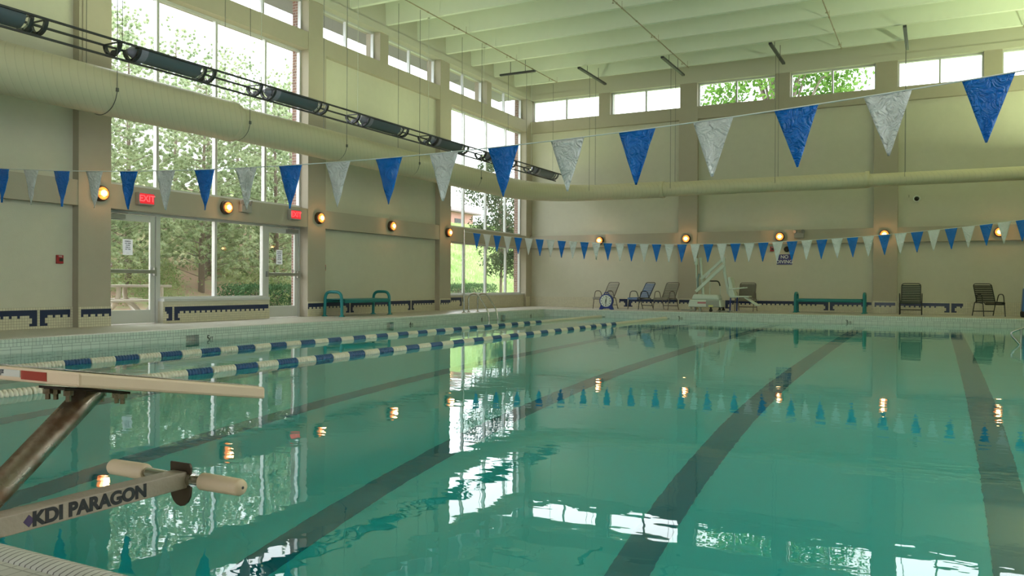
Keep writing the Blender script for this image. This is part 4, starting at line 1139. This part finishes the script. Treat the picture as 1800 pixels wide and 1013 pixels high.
def pine_proto(h, seed, nb=70, dens=26):
    random.seed(seed); root = empty('pine_tree')
    lean = random.uniform(-.3, .3)
    tk = MB(); tk.tube([(lean*t*t, 0, h*t) for t in (0, .3, .6, .95)], [.10, .08, .05, .015], 8)
    Cs = []; Ds = []; br = MB()
    for i in range(nb):
        t = .06+.94*(i+random.random())/nb; a = random.uniform(0, 2*PI)
        Lb = (2.3*(1-t)**.6+.3)*random.uniform(.6, 1.15); z0 = h*t; x0 = lean*t*t
        d = Vector((math.cos(a), math.sin(a), random.uniform(.05, .6))).normalized()
        p0 = Vector((x0, 0, z0)); p1 = p0+d*Lb; br.cyl(p0, p1, .012, 4, r1=.004)
        nt_ = max(3, int(Lb*8))
        for j in range(nt_):
            s = (j+1)/nt_; c_ = p0+d*Lb*(.25+.75*s)+Vector([random.gauss(0, .25) for _ in range(3)])
            dd = rng.normal(size=(dens, 3))*.75+np.array([d.x, d.y, d.z+.55]); 
            dd /= np.linalg.norm(dd, axis=1, keepdims=True)
            Cs.append(np.array(c_)+dd*.055); Ds.append(dd)
    C_ = np.concatenate(Cs); D_ = np.concatenate(Ds)
    leafobj('foliage', quads(C_, .15, .0145, D_), PINE, root)
    tk.build('trunk', BARK, root); br.build('branches', BARK, root)
    return root
protos = [pine_proto(8.2, 11, 105, 64), pine_proto(8.8, 12, 110, 64), pine_proto(7.0, 13, 95, 64)]
pines = [(-19.3, 13.8, 0, .9), (-20.5, 15.6, 1, .95), (-19.8, 17.6, 2, 1.0), (-21.3, 19.2, 1, .9), (-20.2, 21.2, 2, 1.05), (-22.5, 22.8, 0, .9), (-21.5, 25.2, 2, .95), (-24, 17.5, 1, .95), (-25, 21.0, 0, 1.0), (-25.5, 24.5, 1, .9), (-26, 28.2, 2, 1.1), (-23.5, 27.5, 0, .8), (-28.5, 30.5, 0, .85),(-18.4,12.2,2,.8)]
used = [False]*3
for i, (x, y, k, s) in enumerate(pines):
    r = protos[k] if not used[k] else copy_tree(protos[k]); used[k] = True
    r.location = (x, y, hz(x, y)-.15); r.scale = (s, s, s*.95); r.rotation_euler = (0, 0, i*1.9)
    tag(r, 'feathery pale green pine crowded on the hillside outside the tall windows by the doors', 'tree', 'pines on the hillside')
def blob_tree(name, cx, cy_, z0, h, rad, n, M, label, L=.13, Wd=.07, trunk=.12, cat='tree', nbl=26, flat=1.0, zlo=.38):
    root = empty(name, (cx, cy_, z0), label=label, cat=cat)
    Cs = []
    tk = MB(); tk.tube([(0, 0, 0), (.05, 0, h*.35), (0, .05, h*.75)], [trunk, trunk*.75, trunk*.3], 8)
    for i in range(nbl):
        a = random.uniform(0, 2*PI); rr = rad*math.sqrt(random.random())*.85; z = h*random.uniform(zlo, .95)
        rr *= (1-.6*abs((z/h-.6)/.4)**2); c_ = np.array([rr*math.cos(a), rr*math.sin(a)*flat, z]); s = rad*random.uniform(.22, .38)
        tk.tube([(0, 0, h*.35+z*.2), tuple(c_*.6+np.array([0, 0, z*.35])), tuple(c_)], [trunk*.35, trunk*.2, .008], 5)
        q = rng.normal(size=(n//nbl, 3)); q /= np.linalg.norm(q, axis=1, keepdims=True); q *= (rng.random((n//nbl, 1))**.5)*s
        Cs.append(c_+q)
    C_ = np.concatenate(Cs)
    leafobj('foliage', quads(C_, rng.uniform(L*.7, L*1.2, len(C_)), rng.uniform(Wd*.7, Wd*1.2, len(C_))), M, root)
    tk.build('trunk', BARK, root)
    return root
random.seed(21)
blob_tree('broadleaf_tree', -5.9, 36.5, -.1, 12.6, 4.4, 13000, LEAF, 'broad leafy green tree seen through the far clerestory windows', .24, .13, .25, nbl=40)
blob_tree('magnolia_tree', -17.3, 32.2, .35, 6.2, 2.1, 11000, MAGN, 'dark green tree outside the corner window', .15, .07, .07, nbl=34, zlo=.2)
def hedge(cx, cy_, lx, ly, h, n, label):
    root = empty('hedge_bush', (cx, cy_, hz(cx, cy_)-.05), label=label, cat='bush')
    q = rng.uniform(-1, 1, (n, 3)); q /= np.maximum(np.abs(q).max(1, keepdims=True), 1e-6); q *= rng.uniform(.72, 1.04, (n, 1))
    q[:, 0] *= lx/2; q[:, 1] *= ly/2; q[:, 2] = (q[:, 2]*.5+.5)*h
    q += rng.normal(size=q.shape)*.03
    leafobj('foliage', quads(q, rng.uniform(.05, .09, n), rng.uniform(.03, .045, n)), HEDGE, root)
    b = MB()
    for k in range(12):
        b.cyl((random.uniform(-.4, .4)*lx, random.uniform(-.4, .4)*ly, 0), (random.uniform(-.4, .4)*lx, random.uniform(-.4, .4)*ly, h*.8), .012, 5)
    b.build('stems', BARK, root)
hedge(-16.4, 17.0, 1.1, 3.0, .80, 7000, 'dark clipped hedge bush outside the second glass door')
hedge(-17.0, 27.6, 1.0, 1.5, .72, 2600, 'low hedge bush at the left of the corner window')
hedge(-17.0, 29.6, 1.0, 1.9, .78, 3200, 'low hedge bush at the middle of the corner window')
# undergrowth and tall grass: nobody could count the stems
n = 120000; X = rng.uniform(-27, -18.4, n); Y = rng.uniform(10, 31, n); Z = np.array([hz(x, y) for x, y in zip(X, Y)])+rng.uniform(0, 1, n)**1.5*(.35+.75*(np.sin(X*2.1)*np.cos(Y*1.6)+1)/2)
m_ = (np.sin(X*1.7+np.sin(Y*1.1)*2)+np.cos(Y*1.3+X*.4)+rng.normal(size=n)*.5) > .1
C_ = np.stack([X, Y, Z], 1)[m_]
o = leafobj('undergrowth', quads(C_, rng.uniform(.06, .15, len(C_)), rng.uniform(.02, .045, len(C_))), BRUSH)
tag(o, 'tangled green undergrowth on the slope below the pines', 'undergrowth', kind='stuff')
n = 90000; X = rng.uniform(-33, -17.8, n); Y = rng.uniform(29, 70, n); Z = np.array([hz(x, y) for x, y in zip(X, Y)])+.08
D_ = rng.normal(size=(n, 3))*.35+np.array([0, 0, 1.0])
o = leafobj('tall_grass', quads(np.stack([X, Y, Z], 1), rng.uniform(.14, .34, n), rng.uniform(.015, .035, n), D_), GRASS)
tag(o, 'bright tall grass on the slope outside the corner window', 'grass', kind='stuff')
# brick piers outside the window bays
for y, l in ((CY[2]-.012, 'tall brick pier outside the right end of the first window bay'), (CY[4]-.012, 'tall brick pier outside the right end of the corner window bay')):
    b = MB(); b.box(XO-.004, -13.78, y, y+.3, -.1, 8.6); trim(b, BRICK, l)
b = MB(); b.box(-15.3, XO-.01, YB, YO+.4, 8.0, 8.25); trim(b, plain('soffit', (.38, .38, .43), .8), 'roof overhang outside the left clerestory windows')
# concrete picnic table
CONC = plain('concrete', (.52, .46, .40), .9, bump=.3, bscale=50, var=.08)
root = empty('picnic_table', (-15.35, 11.55, .0), label='pale concrete picnic table outside the near glass door', cat='picnic table')
MB().box(-.38, .38, -1.0, .95, .70, .755).build('tabletop', CONC, root, bevel=.01)
for s in (-1, 1): MB().box(s*.72-.15, s*.72+.15, -1.0, .95, .40, .45).build('bench_slab', CONC, root, bevel=.01)
for yy in (-.55, .5):
    b = MB()
    for s in (-1, 1):
        b.tube(fillet([(s*.08, yy-s*.12, 0), (s*.2, yy+s*.05, .3), (s*.34, yy+s*.2, .45), (s*.30, yy+s*.22, .71)], .2, 6), .05, 10)
        b.tube(fillet([(s*.1, yy, .0), (s*.35, yy-s*.1, .15), (s*.72, yy-s*.12, .41)], .15, 6), .045, 10)
    b.box(-.3, .3, yy-.06, yy+.06, -.05, .05)
    b.build('leg', CONC, root)
# house on the crest
root = empty('house', (-38.5, 60.2, 5.0), label='pinkish house with low hipped roof beyond the grassy slope', cat='house')
MB().box(-2.5, 2.5, -5, 1.6, -1, 2.0).build('walls', plain('siding', (.42, .22, .19), .8), root)
b = MB(); b.add([(-3, -5.5, 2.0), (3, -5.5, 2.0), (3, 2.3, 2.0), (-3, 2.3, 2.0), (0, -3.5, 2.9), (0, .2, 2.9), (-3, -5.5, 1.9), (3, -5.5, 1.9), (3, 2.3, 1.9), (-3, 2.3, 1.9)],
                [(0, 1, 4), (1, 2, 5, 4), (2, 3, 5), (3, 0, 4, 5), (6, 7, 8, 9), (0, 6, 7, 1), (1, 7, 8, 2), (2, 8, 9, 3), (3, 9, 6, 0)]); b.build('roof', plain('roof_shingle', (.20, .155, .15), .9), root)
MB().box(2.5, 2.53, -1.5, -.5, .3, 1.4).build('window', BLACK, root)
